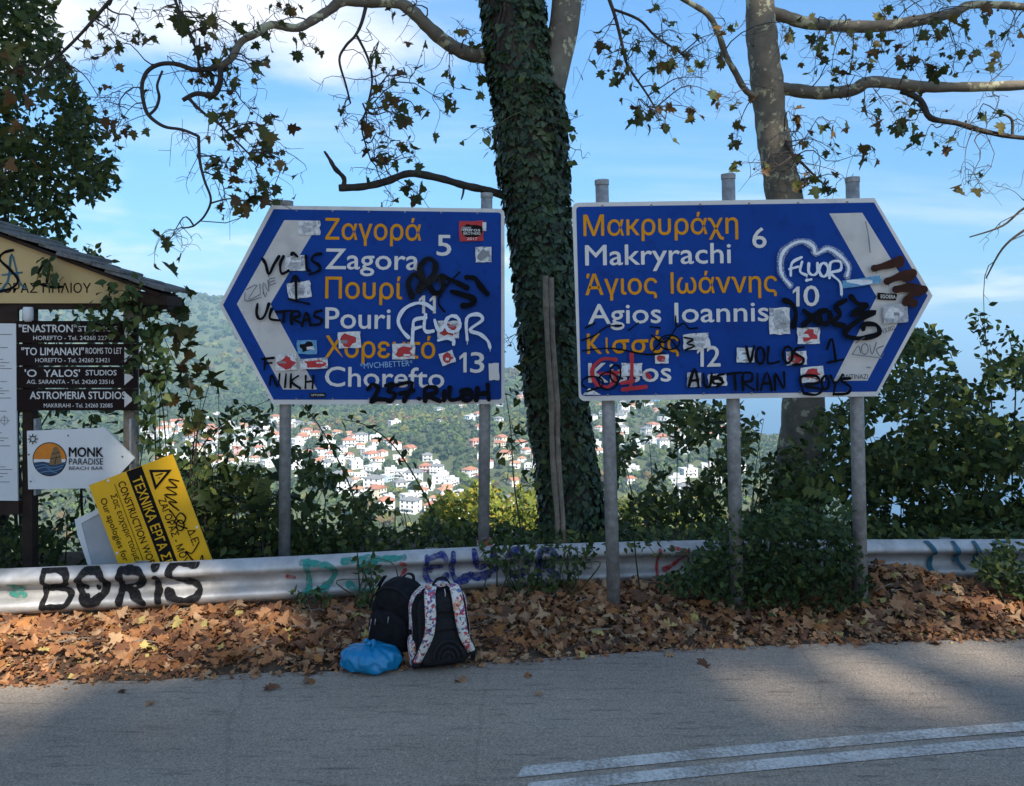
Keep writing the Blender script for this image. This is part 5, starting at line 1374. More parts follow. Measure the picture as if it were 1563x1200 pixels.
v, f = ribbon3([(-0.03, 0.04, 0.435), (-0.01, 0.055, 0.462), (0.03, 0.055, 0.462), (0.05, 0.04, 0.435)], (0, 1, 0), 0.025, 0.008); part('handle', T2(v), f, M['black_cloth'], bp, smooth=True)
v, f = ribbon3([(-0.15, 0.02, 0.42), (-0.18, 0.0, 0.34), (-0.188, -0.01, 0.24), (-0.18, 0, 0.16)], (0, 1, 0), [0.05, 0.055, 0.05, 0.03], 0.012); part('shoulder_strap', T2(v), f, M['black_cloth'], bp, smooth=True)
v, f = ribbon3([(-0.165, -0.03, 0.36), (-0.178, -0.035, 0.30), (-0.176, -0.03, 0.24)], (0, 1, 0), 0.022, 0.006); part('lining', T2(v), f, M['lime'], bp)
for (x, z) in ((-0.10, 0.20), (-0.07, 0.21), (0.02, 0.25), (-0.105, 0.15)):
    v, f = ribbon3([(x, -0.172, z + 0.02), (x + 0.002, -0.178, z), (x, -0.176, z - 0.02)], (1, 0, 0), 0.006, 0.003); part('zip_pull', T2(v), f, M['zip'], bp)
# tied blue plastic bag
g_loc = (P(565, 1027, 4.6).x, 4.66, GZ0)
M['blue_bag'] = mat('blue_plastic', (0.002, 0.20, 0.40), 0.25, vary=0.15, scale=14, bump=0.28, bscale=30, trans=0.12, spec=0.6)
bag = thing('plastic_bag', 'tied bright blue plastic bag slumped beside the backpacks', 'bag', g_loc)
nt, nu = 26, 72; V, F = [], []
rb = np.random.RandomState(4); fold = rb.uniform(0, 6.28, 6)
for i in range(nt + 1):
    t = i / nt
    for k in range(nu):
        a = 2 * math.pi * k / nu
        prof = np.interp(t, [0, .06, .25, .45, .62, .76, .88, .95, 1.0], [.70, .93, 1.0, .99, .86, .60, .27, .13, .10])
        z = np.interp(t, [0, .06, .25, .45, .62, .76, .88, .95, 1.0], [0, .004, .035, .085, .125, .148, .162, .172, .180])
        cre = (0.10 * t ** 1.1) * math.sin(17 * a + fold[0] + 2 * math.sin(3 * a)) + 0.07 * t * math.sin(9 * a + fold[1]) + 0.035 * math.sin(4 * a + fold[2] + 5 * t) + 0.03 * math.sin(7 * a - 9 * t + fold[3]) + 0.03 * math.sin(13 * a + 14 * t + fold[4])
        q = prof * (1 + cre)
        V.append((0.158 * q * math.cos(a) - 0.012 * t, 0.125 * q * math.sin(a), z + 0.010 * math.sin(6 * a + 7 * t) * (1 - t) * min(1, t * 8)))
for i in range(nt):
    for k in range(nu):
        k2 = (k + 1) % nu; F.append((i * nu + k, i * nu + k2, (i + 1) * nu + k2, (i + 1) * nu + k))
F.append(tuple(range(nu))[::-1]); F.append(tuple(nt * nu + k for k in range(nu)))
BS = np.array([1.06, 1.05, 0.74])
part('sack', place(np.array(V) * BS, g_loc), F, M['blue_bag'], bag, smooth=True)
b = MB().tube([(-0.012, 0, 0.165), (-0.012, -0.004, 0.178), (-0.012, 0, 0.192)], [0.018, 0.025, 0.014], 10)
part('knot', place(np.array(b.v) * BS, g_loc), b.f, M['blue_bag'], bag, smooth=True)
for pth in ([(-0.012, -0.004, 0.185), (-0.028, -0.012, 0.205), (-0.045, -0.016, 0.196)], [(-0.012, 0, 0.185), (0.006, -0.006, 0.200), (0.016, -0.03, 0.178), (0.012, -0.055, 0.155)]):
    v, f = ribbon3(pth, (0.3, 1, 0.4), [0.012, 0.03, 0.022], 0.005); part('tied_end', place(np.array([tuple(q) for q in v]) * BS, g_loc), f, M['blue_bag'], bag, smooth=True)

# ------------------------------------------------------------------ fallen plane leaves
DRY = [mat('dry_leaf_%d' % i, c, 0.75, vary=0.3, scale=14, trans=0.12) for i, c in enumerate([(0.27, 0.112, 0.040), (0.34, 0.17, 0.075), (0.17, 0.070, 0.030), (0.39, 0.235, 0.12), (0.10, 0.045, 0.022), (0.46, 0.35, 0.11), (0.32, 0.13, 0.036)])]
DP = [0.24, 0.22, 0.18, 0.12, 0.12, 0.025, 0.095]
CR = [leaf_crisp(k) for k in range(7)]
rl = np.random.RandomState(8)
n = 14000
x = rl.uniform(-7.5, 7.5, n); t = rl.uniform(-0.03, 1.0, n) ** 0.9
t = np.where(np.isnan(t), 0, t)
y = edge_y(x) + t * (rail_y(x) + 0.05 - edge_y(x)) + 0.02
fr = rl.uniform(0, 1, n); keep = fr < 0.35 + 4 * t
x, y, t = x[keep], y[keep], t[keep]; n = len(x)
z = verge_z(x, y) + 0.005 + rl.uniform(0, 1, n) ** 1.5 * (0.02 + 0.05 * np.clip(t * 3, 0, 1) - 0.03 * np.clip((t - .6) / .4, 0, 1))
z = np.where(t < 0.2, np.maximum(z, 0.012), z)
keep = ~((np.hypot((x - pk_loc[0]) / 0.17, (y - pk_loc[1]) / 0.13) < 1) | (np.hypot((x - g_loc[0]) / 0.16, (y - g_loc[1]) / 0.13) < 1) | (np.hypot((x - b_loc[0]) / 0.17, (y - b_loc[1]) / 0.13) < 1))
pts = np.stack([x, y, z], 1)[keep]; n = len(pts)
R = frames(n, up=1.7, cam=0.25, droop=0.0, rs=rl)
size = rl.uniform(0.035, 0.112, n) * np.where(t[keep] < 0.12, 0.7, 1.0)
lit = link('leaf_litter', None) if False else None
topmost = np.argsort(-(size * (0.6 + 0.4 * (pts[:, 2] - verge_z(pts[:, 0], pts[:, 1])) / 0.07) * (np.abs(pts[:, 0]) < 3.0)))
order = np.concatenate([topmost[:285], topmost[285:]])
pts, R, size = pts[order], R[order], size[order]
o = foliage(None, pts, size, CR, DRY, 285, DP, R=R, part_name='fallen_leaf', stuff_name='leaf_litter', sort=False,
            toplevel=('dry brown plane leaf on top of the roadside leaf litter', 'leaf', 'fallen leaves on the verge'))
o['label'] = 'thick brown litter of dry plane leaves along the verge'; o['category'] = 'leaf litter'
nb = 9000                                     # crumbled bits between the leaves and along the road edge
x = rl.uniform(-7.5, 7.5, nb); t = rl.uniform(0, 1, nb) ** 1.6 - 0.035 + rl.normal(size=nb) * 0.012
y = edge_y(x) + t * (rail_y(x) - edge_y(x)) + 0.03; z = np.maximum(verge_z(x, y) + 0.006 + rl.uniform(0, .05, nb) * np.clip(t * 3, 0, 1), np.where(t < .2, 0.007, -1))
o = foliage(None, np.stack([x, y, z], 1), rl.uniform(0.012, 0.045, nb), [LO, LQ], DRY, 0, DP, R=frames(nb, 1.4, 0.2, 0, rs=rl), stuff_name='leaf_crumbs')
o['label'] = 'small crumbled leaf bits scattered along the road edge'; o['category'] = 'leaf litter'
# stray leaves out on the asphalt
for (px, py, sz, mi, lab) in ((405, 1052, .09, 2, 'dark curled leaf alone on the asphalt below the sprayed barrier'), (1070, 1012, .10, 4, 'dark flat leaf on the asphalt below the right-hand sign post'), (1025, 1003, .07, 3, 'pale leaf at the asphalt edge below the bramble'), (709, 1038, .075, 1, 'small brown leaf on the asphalt in front of the printed backpack'),
                              (805, 1029, .07, 6, 'thin red-brown leaf on the asphalt beside the printed backpack'), (820, 1060, .05, 3, 'tiny pale leaf out on the asphalt beyond the backpacks'), (187, 1058, .07, 4, 'small dark leaf at the road edge below the sprayed word'), (233, 1074, .05, 1, 'tiny tan leaf on the asphalt below the sprayed word'), (1423, 985, .09, 4, 'dark leaf on the sunlit asphalt edge'), (480, 1040, 0.08, 0, 'brown leaf at the road edge beside the blue bag')):
    Yg = FPX * CAMH / (py - EYE); p = P(px, py, Yg)
    k = rl.randint(7); o = link('stray_leaf', build_mesh('leaf', CR[k][0] * sz, CR[k][1], DRY[mi], smooth=True))
    o.location = (p.x, p.y, 0.014); o.rotation_euler = (rl.uniform(-.25, .25), rl.uniform(-.25, .25), rl.uniform(0, 6.28)); tag(o, lab, 'leaf')
mb = MB()                                       # dead twigs lying in the litter
for _ in range(90):
    x = rl.uniform(-6, 6); y = edge_y(x) + rl.uniform(0.1, 0.95) * (rail_y(x) - edge_y(x)); a = rl.uniform(0, 6.28); L = rl.uniform(.08, .3); z = float(verge_z(x, y)) + 0.06
    mb.tube([(x, y, z), (x + L * .5 * math.cos(a) + rl.normal() * .01, y + L * .5 * math.sin(a), z + .012), (x + L * math.cos(a), y + L * math.sin(a) * .8, z)], [.0045, .0035, .002], 5)
o = link('fallen_twigs', build_mesh('fallen_twigs', mb.v, mb.f, M['wood_grey'])); o['kind'] = 'stuff'; o['label'] = 'dead twigs lying among the fallen leaves'; o['category'] = 'twigs'
# ------------------------------------------------------------------ vegetation
def greens(tagname, cols, rough=0.55, trans=0.28, spec=0.22, vary=0.3):
    return [mat('%s_%d' % (tagname, i), c, rough, vary=vary, scale=16, trans=trans, spec=spec) for i, c in enumerate(cols)]
G_DARK = greens('dark_leaf', [(0.046, 0.070, 0.020), (0.078, 0.105, 0.028), (0.032, 0.049, 0.016), (0.13, 0.145, 0.036)])
G_PLANE = greens('plane_leaf', [(0.075, 0.085, 0.022), (0.11, 0.09, 0.022), (0.05, 0.065, 0.02), (0.15, 0.085, 0.025), (0.09, 0.05, 0.02)])
G_IVY = greens('ivy_leaf', [(0.026, 0.048, 0.020), (0.040, 0.066, 0.026), (0.018, 0.034, 0.016), (0.055, 0.080, 0.030)], rough=0.45, trans=0.1, spec=0.3)
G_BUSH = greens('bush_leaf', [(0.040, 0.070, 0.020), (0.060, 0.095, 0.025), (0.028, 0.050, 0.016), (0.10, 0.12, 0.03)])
G_LIT = greens('yellow_leaf', [(0.26, 0.27, 0.045), (0.18, 0.22, 0.04), (0.34, 0.28, 0.05), (0.12, 0.155, 0.035)])  # yellow-green leaves, lightened so sunshine is partly in their colour
M['bark_plane'] = mat('plane_bark', (0.135, 0.115, 0.085), 0.85, vary=0.3, scale=5, bump=0.35, bscale=22, stain=(0.36, 0.34, 0.22), stain_scale=7.5, stain_lo=0.555, stain_hi=0.585)
M['bark_dark'] = mat('dark_bark', (0.036, 0.029, 0.022), 0.9, vary=0.4, scale=9, bump=0.6, bscale=30)
M['twig'] = mat('twig', (0.060, 0.045, 0.035), 0.85, vary=0.3)
M['vine'] = mat('green_stem', (0.055, 0.06, 0.025), 0.8, vary=0.3)
M['seed'] = mat('seed_ball', (0.07, 0.05, 0.03), 0.9, vary=0.3, scale=60, bump=0.5)

def px_path(pts, Y):
    """pts: (px, py[, dY]) -> world"""
    return [P(p[0], p[1], Y + (p[2] if len(p) > 2 else 0)) for p in pts]
def limb(root, pts, widths, Y, m, name='branch', seg=10, sub=5, wob=0.0):
    w = catmull([tuple(v) for v in px_path(pts, Y)], sub)
    r = np.interp(np.linspace(0, 1, len(w)), np.linspace(0, 1, len(widths)), widths) * Y / FPX / 2
    if wob: r = r * (1 + wob * np.sin(np.arange(len(r)) * 1.9) + wob * 0.7 * np.sin(np.arange(len(r)) * 0.77 + 1))
    v, f = tube(w, list(r), seg); part(name, v, f, m, root, smooth=True)
    return np.array(w)
tw = np.random.RandomState(42)
class Twigs:
    """hanging twigs that grow from a limb towards a leaf cluster"""
    def __init__(s, Y): s.mb = MB(); s.pts = []; s.R = []; s.size = []; s.Y = Y; s.balls = []
    def grow(s, a, b, r0=0.006, n=7, wig=0.10):
        a, b = np.array(a), np.array(b); L = np.linalg.norm(b - a); path = []
        k1, k2 = tw.normal(size=3), tw.normal(size=3); sag = np.array([0, 0, -0.10 * L])
        n = max(n, 7)
        for i in range(n + 1):
            t = i / n
            path.append(a + (b - a) * t + (k1 * math.sin(math.pi * t) + k2 * math.sin(2.3 * math.pi * t)) * wig * L * 0.5 - sag * math.sin(math.pi * t))
        s.mb.tube([tuple(p) for p in path], list(np.linspace(r0, max(r0 * 0.35, 0.0014), n + 1)), 4)
        return path
    def cluster(s, anchor, tgt, nl, spread, size):
        path = s.grow(anchor, tgt, 0.0075)
        L = np.linalg.norm(np.array(tgt) - np.array(anchor))
        for _ in range(int(2 + L * 3.0)):                      # bare side twigs
            p = path[tw.randint(2, len(path))]; d = tw.normal(size=3) * np.array([1, .6, 1]); d[2] -= 0.5
            q = p + d / np.linalg.norm(d) * tw.uniform(0.10, 0.38)
            sp_ = s.grow(p, q, 0.0034, 5, 0.2)
            if tw.rand() < 0.25: s.pts.append(sp_[-1]); s.size.append(tw.uniform(0.6, 0.9) * size)
            elif tw.rand() < 0.10: s.balls.append(sp_[-1])
            for _2 in range(2):
                e = sp_[tw.randint(1, 7)]; d = tw.normal(size=3); d[2] -= 0.4
                s.grow(e, e + d / np.linalg.norm(d) * tw.uniform(0.05, 0.16), 0.0022, 3, 0.2)
        for k in range(int(nl * 1.2)):
            d = tw.normal(size=3) * spread; q = np.array(tgt) + d
            s.grow(path[-1 - tw.randint(0, 2)], q, 0.0026, 3, 0.15)
            s.pts.append(q); s.size.append(tw.uniform(0.5, 1.2) * size)
    def finish(s, root, mats, probs, nparts):
        part('twigs', s.mb.v, s.mb.f, M['twig'], root)['kind'] = 'stuff'
        foliage(root, np.array(s.pts), np.array(s.size), LP, mats, nparts, probs, up=0.35, cam=0.15, droop=1.5)
        for p in s.balls:
            pv = Vector(p); v, f = tube([pv + Vector((0, 0, .014)), pv + Vector((0, 0, .009)), pv, pv - Vector((0, 0, .009)), pv - Vector((0, 0, .014))], [.003, .011, .015, .011, .003], 8)
            part('seed_ball', v, f, M['seed'], root, smooth=True)
def nearest(limbs, p):
    best = None
    for w in limbs:
        d = np.linalg.norm((w - np.array(p)) * np.array([1, .5, 1]), axis=1) + np.where(w[:, 2] < p[2], 0.7, 0)
        i = int(np.argmin(d))
        if best is None or d[i] < best[0]: best = (d[i], w[i])
    return best[1]

# ---- ivy-clad plane tree
YA = 7.25
tA = thing('plane_tree', 'ivy-clad plane tree between the two blue signs', 'tree', tuple(P(880, 0, YA).xy) + (-0.35,))
tr_pts = [(780, -260), (782, -100), (782, 0), (790, 80), (806, 150), (813, 250), (824, 350), (834, 450), (843, 560), (856, 650), (869, 750), (878, 850), (884, 925)]
tr_w = [70, 80, 84, 92, 98, 96, 88, 86, 84, 84, 90, 100, 116]
trunkA = limb(tA, tr_pts, tr_w, YA, M['bark_dark'], 'trunk', 20, 5, 0.02)
rA = np.interp(np.linspace(0, 1, len(trunkA)), np.linspace(0, 1, len(tr_w)), tr_w) * YA / FPX / 2
LA = []
limb(tA, [(836, 140, -.05), (848, 95), (860, 45), (866, -10), (872, -90), (880, -200)], [52, 48, 46, 46, 42, 38], YA, M['bark_plane'], 'branch', 14)
LA.append(limb(tA, [(770, 88), (735, 85), (709, 80, -.1), (680, 64, -.2), (651, 39, -.3), (630, 18, -.35), (605, 4, -.4), (558, 3, -.45), (522, 2, -.5), (505, 14, -.5), (479, 30, -.55), (453, 43, -.6), (415, 38, -.65), (393, 50, -.7), (368, 64, -.7), (354, 88, -.75), (336, 102, -.75)],
               [26, 24, 22, 21, 20, 19, 17, 16, 15, 14, 13, 12, 11, 11, 10, 10, 9], YA, M['bark_plane'], 'branch', 10, 5, 0.05))
LA.append(limb(tA, [(336, 102, -.75), (300, 107, -.8), (270, 98, -.8), (245, 98, -.8), (226, 108, -.85), (217, 128, -.85), (219, 155, -.9), (227, 176, -.9), (250, 193, -.9), (278, 198, -.95), (303, 208, -.95)], [8, 7, 6.5, 6, 6, 5.5, 5, 5, 4.5, 4, 4], YA, M['bark_dark'], 'branch', 8))
LA.append(limb(tA, [(227, 176, -.9), (238, 165, -.9), (243, 148, -.9), (240, 130, -.9), (248, 108, -.9)], [4, 4, 4, 3.5, 3], YA, M['bark_dark'], 'branch', 7))
LA.append(limb(tA, [(303, 208, -.95), (305, 245, -.95), (312, 275, -1.0), (322, 305, -1.0), (312, 330, -1.0), (296, 345, -1.0)], [4.5, 4, 3.5, 3.2, 2.8, 2.2], YA, M['bark_dark'], 'branch', 7))
LA.append(limb(tA, [(336, 102, -.75), (336, 125, -.8), (326, 145, -.8), (300, 143, -.8), (279, 153, -.8)], [8, 8, 7.5, 7, 6], YA, M['bark_dark'], 'branch', 8))
LA.append(limb(tA, [(288, 150, -.8), (310, 172, -.8), (335, 190, -.85), (360, 215, -.85), (380, 235, -.9)], [5, 4, 3.5, 3, 2], YA, M['bark_dark'], 'branch', 7))
limb(tA, [(775, 300), (740, 290, -.1), (708, 283, -.2), (670, 272, -.3), (625, 265, -.4), (590, 277, -.45), (555, 285, -.5), (517, 287, -.55)], [13, 12, 11, 11, 11, 11, 11, 10], YA, M['bark_dark'], 'branch', 10, 5, 0.06)
limb(tA, [(524, 286, -.55), (525, 272, -.55), (512, 258, -.6), (503, 243, -.6), (495, 231, -.6)], [7, 7, 6.5, 5, 3], YA, M['bark_dark'], 'branch', 8, 4, 0.1)
limb(tA, [(708, 284, -.2), (707, 295, -.2), (704, 305, -.2)], [4, 3.5, 2], YA, M['bark_dark'], 'branch', 6)
LA.append(limb(tA, [(560, 4, -.45), (552, 35, -.5), (542, 55, -.5), (528, 70, -.5), (518, 92, -.55), (528, 130, -.6), (535, 158, -.6)], [6, 5, 4, 4, 3.5, 3, 2.5], YA, M['bark_dark'], 'branch', 7))
LA.append(limb(tA, [(545, 55, -.5), (562, 90, -.5), (568, 125, -.5), (560, 165, -.55), (552, 195, -.55), (566, 245, -.55)], [4, 3.5, 3, 3, 2.5, 2], YA, M['bark_dark'], 'branch', 7))
LA.append(limb(tA, [(780, -170), (690, -150, -.2), (560, -100, -.5), (400, -85, -.7), (240, -62, -.9), (190, -60, -.9)], [20, 17, 13, 10, 7, 3], YA, M['bark_plane'], 'branch', 9))
LA.append(limb(tA, [(245, -62, -.9), (275, 20, -.9), (290, 50, -.9), (300, 80, -.9), (305, 107, -.8)], [5, 4, 4, 3, 3], YA, M['bark_dark'], 'branch', 7))
LA.append(limb(tA, [(222, -61, -.9), (160, 10, -.9), (125, 50, -.9), (95, 80, -.9), (60, 110, -.9)], [5, 5, 4, 4, 2], YA, M['bark_dark'], 'branch', 7))
TA = Twigs(YA)
for (x, y, n) in [(240, 25, 3), (272, 38, 5), (282, 22, 3), (222, 62, 4), (340, 70, 3), (345, 82, 3), (407, 60, 4), (465, 70, 4), (395, 95, 3), (393, 120, 3), (445, 8, 4), (428, 10, 3), (320, 28, 4), (300, 52, 5), (310, 120, 5), (326, 118, 5), (345, 130, 4), (356, 155, 4), (345, 182, 5), (370, 200, 5), (385, 225, 5), (405, 190, 5), (404, 235, 6), (412, 198, 4), (430, 236, 3),
                  (340, 248, 7), (330, 262, 4), (396, 275, 6), (426, 287, 4), (410, 292, 4), (345, 302, 4), (384, 310, 6), (357, 108, 4), (570, 75, 3), (594, 112, 6), (622, 122, 3), (590, 150, 4), (526, 168, 3), (550, 190, 3), (625, 183, 3), (645, 173, 3), (610, 168, 2), (560, 210, 2), (593, 207, 2), (575, 240, 4), (605, 240, 4), (626, 243, 4), (632, 296, 6), (600, 306, 2), (590, 12, 3), (495, 12, 3),
                  (695, 155, 6), (688, 115, 3), (712, 48, 3), (735, 118, 2), (180, 58, 4), (165, 30, 3), (196, 66, 4), (160, 75, 3), (135, 78, 4), (190, 192, 4), (172, 196, 4), (150, 145, 2), (178, 162, 2), (255, 372, 2), (262, 365, 2), (360, 60, 3), (630, 8, 2), (385, 40, 3), (340, 210, 4), (315, 40, 3)]:
    p = P(x, y, YA + tw.uniform(-1.2, -0.1)); a = nearest(LA, p)
    if np.linalg.norm(a - np.array(p)) < 0.12: a = a + np.array([0.0, 0.0, 0.25])
    TA.cluster(a, p, n, 0.05, 0.108)
for _ in range(26):                                # bare fine twigs
    w = LA[tw.randint(len(LA))]; a = w[tw.randint(len(w))]; d = tw.normal(size=3) * np.array([1, .5, .8]); d[2] -= 0.5
    q = a + d / np.linalg.norm(d) * tw.uniform(0.25, 0.8); pth = TA.grow(a, q, 0.004, 7, 0.18)
    for _2 in range(4):
        e = pth[tw.randint(2, 7)]; d = tw.normal(size=3); d[2] -= 0.3; TA.grow(e, e + d / np.linalg.norm(d) * tw.uniform(0.08, 0.3), 0.0024, 4, 0.2)
TA.finish(tA, G_PLANE, [.32, .22, .24, .12, .10], 250)
# ivy on the trunk: an own plant
ivy = thing('ivy', 'dense dark ivy covering the trunk between the signs', 'ivy', tuple(P(880, 0, YA).xy) + (-0.3,))
n = 11500
ti_ = tw.uniform(0, len(trunkA) - 1.001, n); k = ti_.astype(int); fr = (ti_ - k)[:, None]
cc = trunkA[k] * (1 - fr) + trunkA[k + 1] * fr; rr_ = rA[k]
an = tw.uniform(0, 2 * math.pi, n)
nrm = np.stack([np.cos(an), np.sin(an), np.zeros(n)], 1)
lump = 0.006 + 0.035 * np.clip(noise2(an * 3, ti_ * 0.9, 8), 0, 1.2) + tw.uniform(0, 0.022, n)
bare = (ti_ < len(trunkA) * 0.30) & (np.abs(an - 4.3) < 0.45) & (tw.rand(n) < 0.75)
pts = (cc + nrm * (rr_ + lump)[:, None])[~bare]; nr = nrm[~bare]
zax = nr + tw.normal(size=nr.shape) * 0.32 + np.array([0, 0, 0.35]); zax /= np.linalg.norm(zax, axis=1)[:, None]
yax = tw.normal(size=nr.shape) * 0.5 + np.array([0, 0, -1.0]); yax -= zax * (yax * zax).sum(1)[:, None]; yax /= np.linalg.norm(yax, axis=1)[:, None]
Rv = np.stack([np.cross(yax, zax), yax, zax], 2)
front = np.argsort(-1.0 * (nr[:, 1] < -0.2) - tw.rand(len(pts)) * 0.5); pts, Rv = pts[front], Rv[front]
foliage(ivy, pts, tw.uniform(0.03, 0.08, len(pts)), LH, G_IVY, 280, R=Rv, sort=False)
mb = MB()
for _ in range(16):
    a0 = tw.uniform(0, 6.28); mb.tube([tuple(trunkA[i] + np.array([math.cos(a0 + .25 * math.sin(i * .7)), math.sin(a0 + .25 * math.sin(i * .7)), 0]) * (rA[i] + 0.012)) for i in range(4, len(trunkA), 2)], 0.010, 5)
part('stems', mb.v, mb.f, M['bark_dark'], ivy)['kind'] = 'stuff'
TV = Twigs(YA)     # loose shoots
for (x, y) in ((880, 200), (876, 230), (868, 180), (745, 210), (738, 200), (775, 520), (800, 560), (785, 600), (790, 660), (770, 690), (800, 740)):
    k = int(np.argmin(np.abs(trunkA[:, 2] - P(0, y, YA).z)))
    TV.cluster(trunkA[k] + np.array([0, -0.25, 0.1]), P(x, y, YA - 0.3), 4, 0.05, 0.07)
part('shoots', TV.mb.v, TV.mb.f, M['vine'], ivy)['kind'] = 'stuff'
foliage(ivy, np.array(TV.pts), np.array(TV.size), LH, G_BUSH, 0, stuff_name='shoot_leaves')

# ---- second plane tree
YB = 9.4
tB = thing('plane_tree', 'mottled bare-trunked plane tree behind the Makryrachi sign', 'tree', tuple(P(1212, 0, YB).xy) + (-0.9,))
trunkB = limb(tB, [(1150, -280), (1158, -100), (1160, 0), (1163, 60), (1170, 120), (1176, 180), (1186, 240), (1197, 300), (1215, 420), (1226, 540), (1226, 620), (1218, 720), (1212, 800), (1208, 900)], [34, 40, 43, 46, 48, 47, 50, 54, 58, 60, 62, 68, 76, 86], YB, M['bark_plane'], 'trunk', 20, 6, 0.03)
LB = []
LB.append(limb(tB, [(1172, 18), (1200, 26), (1230, 35), (1290, 40, -.2), (1345, 40, -.3), (1400, 32, -.4), (1455, 20, -.5), (1480, 8, -.5), (1530, 8, -.6), (1600, 12, -.7), (1700, 0, -.8), (1850, -30, -1), (1990, -20, -1.2)], [20, 19, 18, 17, 17, 16, 14, 12, 11, 10, 8, 5, 1.5], YB, M['bark_plane'], 'branch', 10, 5, 0.05))
LB.append(limb(tB, [(1180, 138), (1198, 136), (1250, 142, -.2), (1300, 138, -.3), (1330, 125, -.4), (1400, 132, -.5), (1470, 133, -.6), (1563, 130, -.8), (1680, 122, -1), (1800, 140, -1.2), (1950, 120, -1.4)], [22, 20, 19, 18, 17, 16, 14, 13, 10, 6, 1.5], YB, M['bark_plane'], 'branch', 10, 5, 0.05))
LB.append(limb(tB, [(1375, 138, -.45), (1405, 153, -.5), (1420, 180, -.55), (1460, 188, -.6), (1500, 200, -.65), (1540, 208, -.7), (1620, 220, -.8), (1720, 260, -.9)], [9, 9, 9, 8, 8, 7, 5, 1.5], YB, M['bark_dark'], 'branch', 8, 5, 0.06))
LB.append(limb(tB, [(1545, 208, -.7), (1545, 185, -.7), (1535, 176, -.7), (1515, 172, -.7)], [4, 4, 3, 2], YB, M['bark_dark'], 'branch', 7))
LB.append(limb(tB, [(1168, 152), (1140, 140, -.1), (1122, 110, -.2), (1108, 85, -.3), (1096, 50, -.4), (1080, 22, -.5), (1045, 0, -.5), (1000, -30, -.6)], [10, 10, 9, 9, 9, 8, 8, 7], YB, M['bark_plane'], 'branch', 9, 5, 0.06))
LB.append(limb(tB, [(1156, -60), (1080, -95, -.3), (980, -85, -.6), (900, -62, -.8), (850, -70, -.8)], [14, 11, 8, 6, 2], YB, M['bark_plane'], 'branch', 9))
LB.append(limb(tB, [(905, -63, -.8), (930, 0, -.8), (940, 30, -.8), (950, 70, -.8), (958, 100, -.8), (985, 140, -.8), (1000, 165, -.8)], [6, 5.5, 5, 4.5, 4, 3, 2.5], YB, M['bark_dark'], 'branch', 7))
LB.append(limb(tB, [(935, 14, -.8), (975, 30, -.8), (1000, 55, -.7), (1030, 75, -.7), (1050, 90, -.7)], [4, 4, 3.5, 3, 2], YB, M['bark_dark'], 'branch', 7))
LB.append(limb(tB, [(1196, 200), (1205, 230, -.3), (1225, 250, -.4), (1245, 270, -.4), (1262, 286, -.4)], [6, 5, 4, 3, 2], YB, M['bark_dark'], 'branch', 7))
LB.append(limb(tB, [(1690, 124, -1), (1760, 200, -1), (1720, 290, -.9), (1620, 320, -.8), (1563, 352, -.8), (1530, 380, -.8), (1505, 425, -.8)], [6, 6, 5, 4, 3.5, 3, 1.8], YB, M['bark_dark'], 'branch', 7))
LB.append(limb(tB, [(1745, 235, -1), (1690, 285, -.9), (1600, 305, -.8), (1563, 318, -.8), (1530, 345, -.8), (1480, 362, -.8)], [5, 4, 3.5, 3, 1.8], YB, M['bark_dark'], 'branch', 7))
TB = Twigs(YB)
for (x, y, n) in [(1029, 85, 4), (1019, 34, 3), (1006, 102, 3), (1048, 95, 3), (955, 115, 5), (972, 165, 5), (989, 176, 6), (1004, 170, 4), (1057, 165, 4), (1021, 201, 3), (1095, 148, 3), (1125, 159, 4), (1125, 208, 5), (1133, 252, 3), (1095, 91, 3), (1108, 47, 3), (908, 55, 2), (921, 85, 3), (940, 98, 2), (1046, 55, 3), (1205, 47, 5), (1260, 59, 3), (1269, 106, 4), (1299, 102, 4), (1324, 89, 4), (1345, 21, 5), (1345, 68, 5), (1422, 55, 6), (1438, 38, 3),
                  (1392, 102, 6), (1422, 110, 6), (1460, 80, 4), (1511, 76, 3), (1523, 97, 4), (1455, 115, 3), (1216, 180, 4), (1269, 193, 4), (1270, 229, 3), (1324, 237, 6), (1371, 163, 4), (1388, 187, 5), (1366, 191, 4), (1337, 187, 4), (1407, 223, 3), (1451, 218, 3), (1472, 278, 3), (1487, 271, 3), (1231, 220, 3), (1214, 237, 2), (1239, 276, 2), (1260, 290, 5), (1231, 284, 4), (1286, 271, 2), (1519, 174, 3), (1437, 8, 4), (1371, 4, 4), (1245, 70, 4), (1310, 60, 4), (1285, 130, 3), (1380, 80, 4), (1240, 120, 3), (1400, 150, 4), (1330, 150, 3), (1080, 60, 2), (1070, 120, 3), (1000, 60, 3), (970, 60, 2), (1180, 260, 2), (1500, 20, 3), (1550, 50, 3), (1480, 60, 2)]:
    p = P(x, y, YB + tw.uniform(-1.6, 0.3)); a = nearest(LB, p)
    if np.linalg.norm(a - np.array(p)) < 0.15: a = a + np.array([0.05, 0.0, 0.3])
    TB.cluster(a, p, n, 0.06, 0.128)
for _ in range(44):
    w = LB[tw.randint(len(LB))]; a = w[tw.randint(len(w))]; d = tw.normal(size=3) * np.array([1, .5, .9]); d[2] -= 0.4
    q = a + d / np.linalg.norm(d) * tw.uniform(0.3, 1.1); pth = TB.grow(a, q, 0.005, 7, 0.18)
    for _2 in range(5):
        e = pth[tw.randint(2, 7)]; d = tw.normal(size=3); d[2] -= 0.3; TB.grow(e, e + d / np.linalg.norm(d) * tw.uniform(0.1, 0.4), 0.003, 4, 0.2)
TB.finish(tB, G_PLANE, [.30, .22, .26, .12, .10], 260)

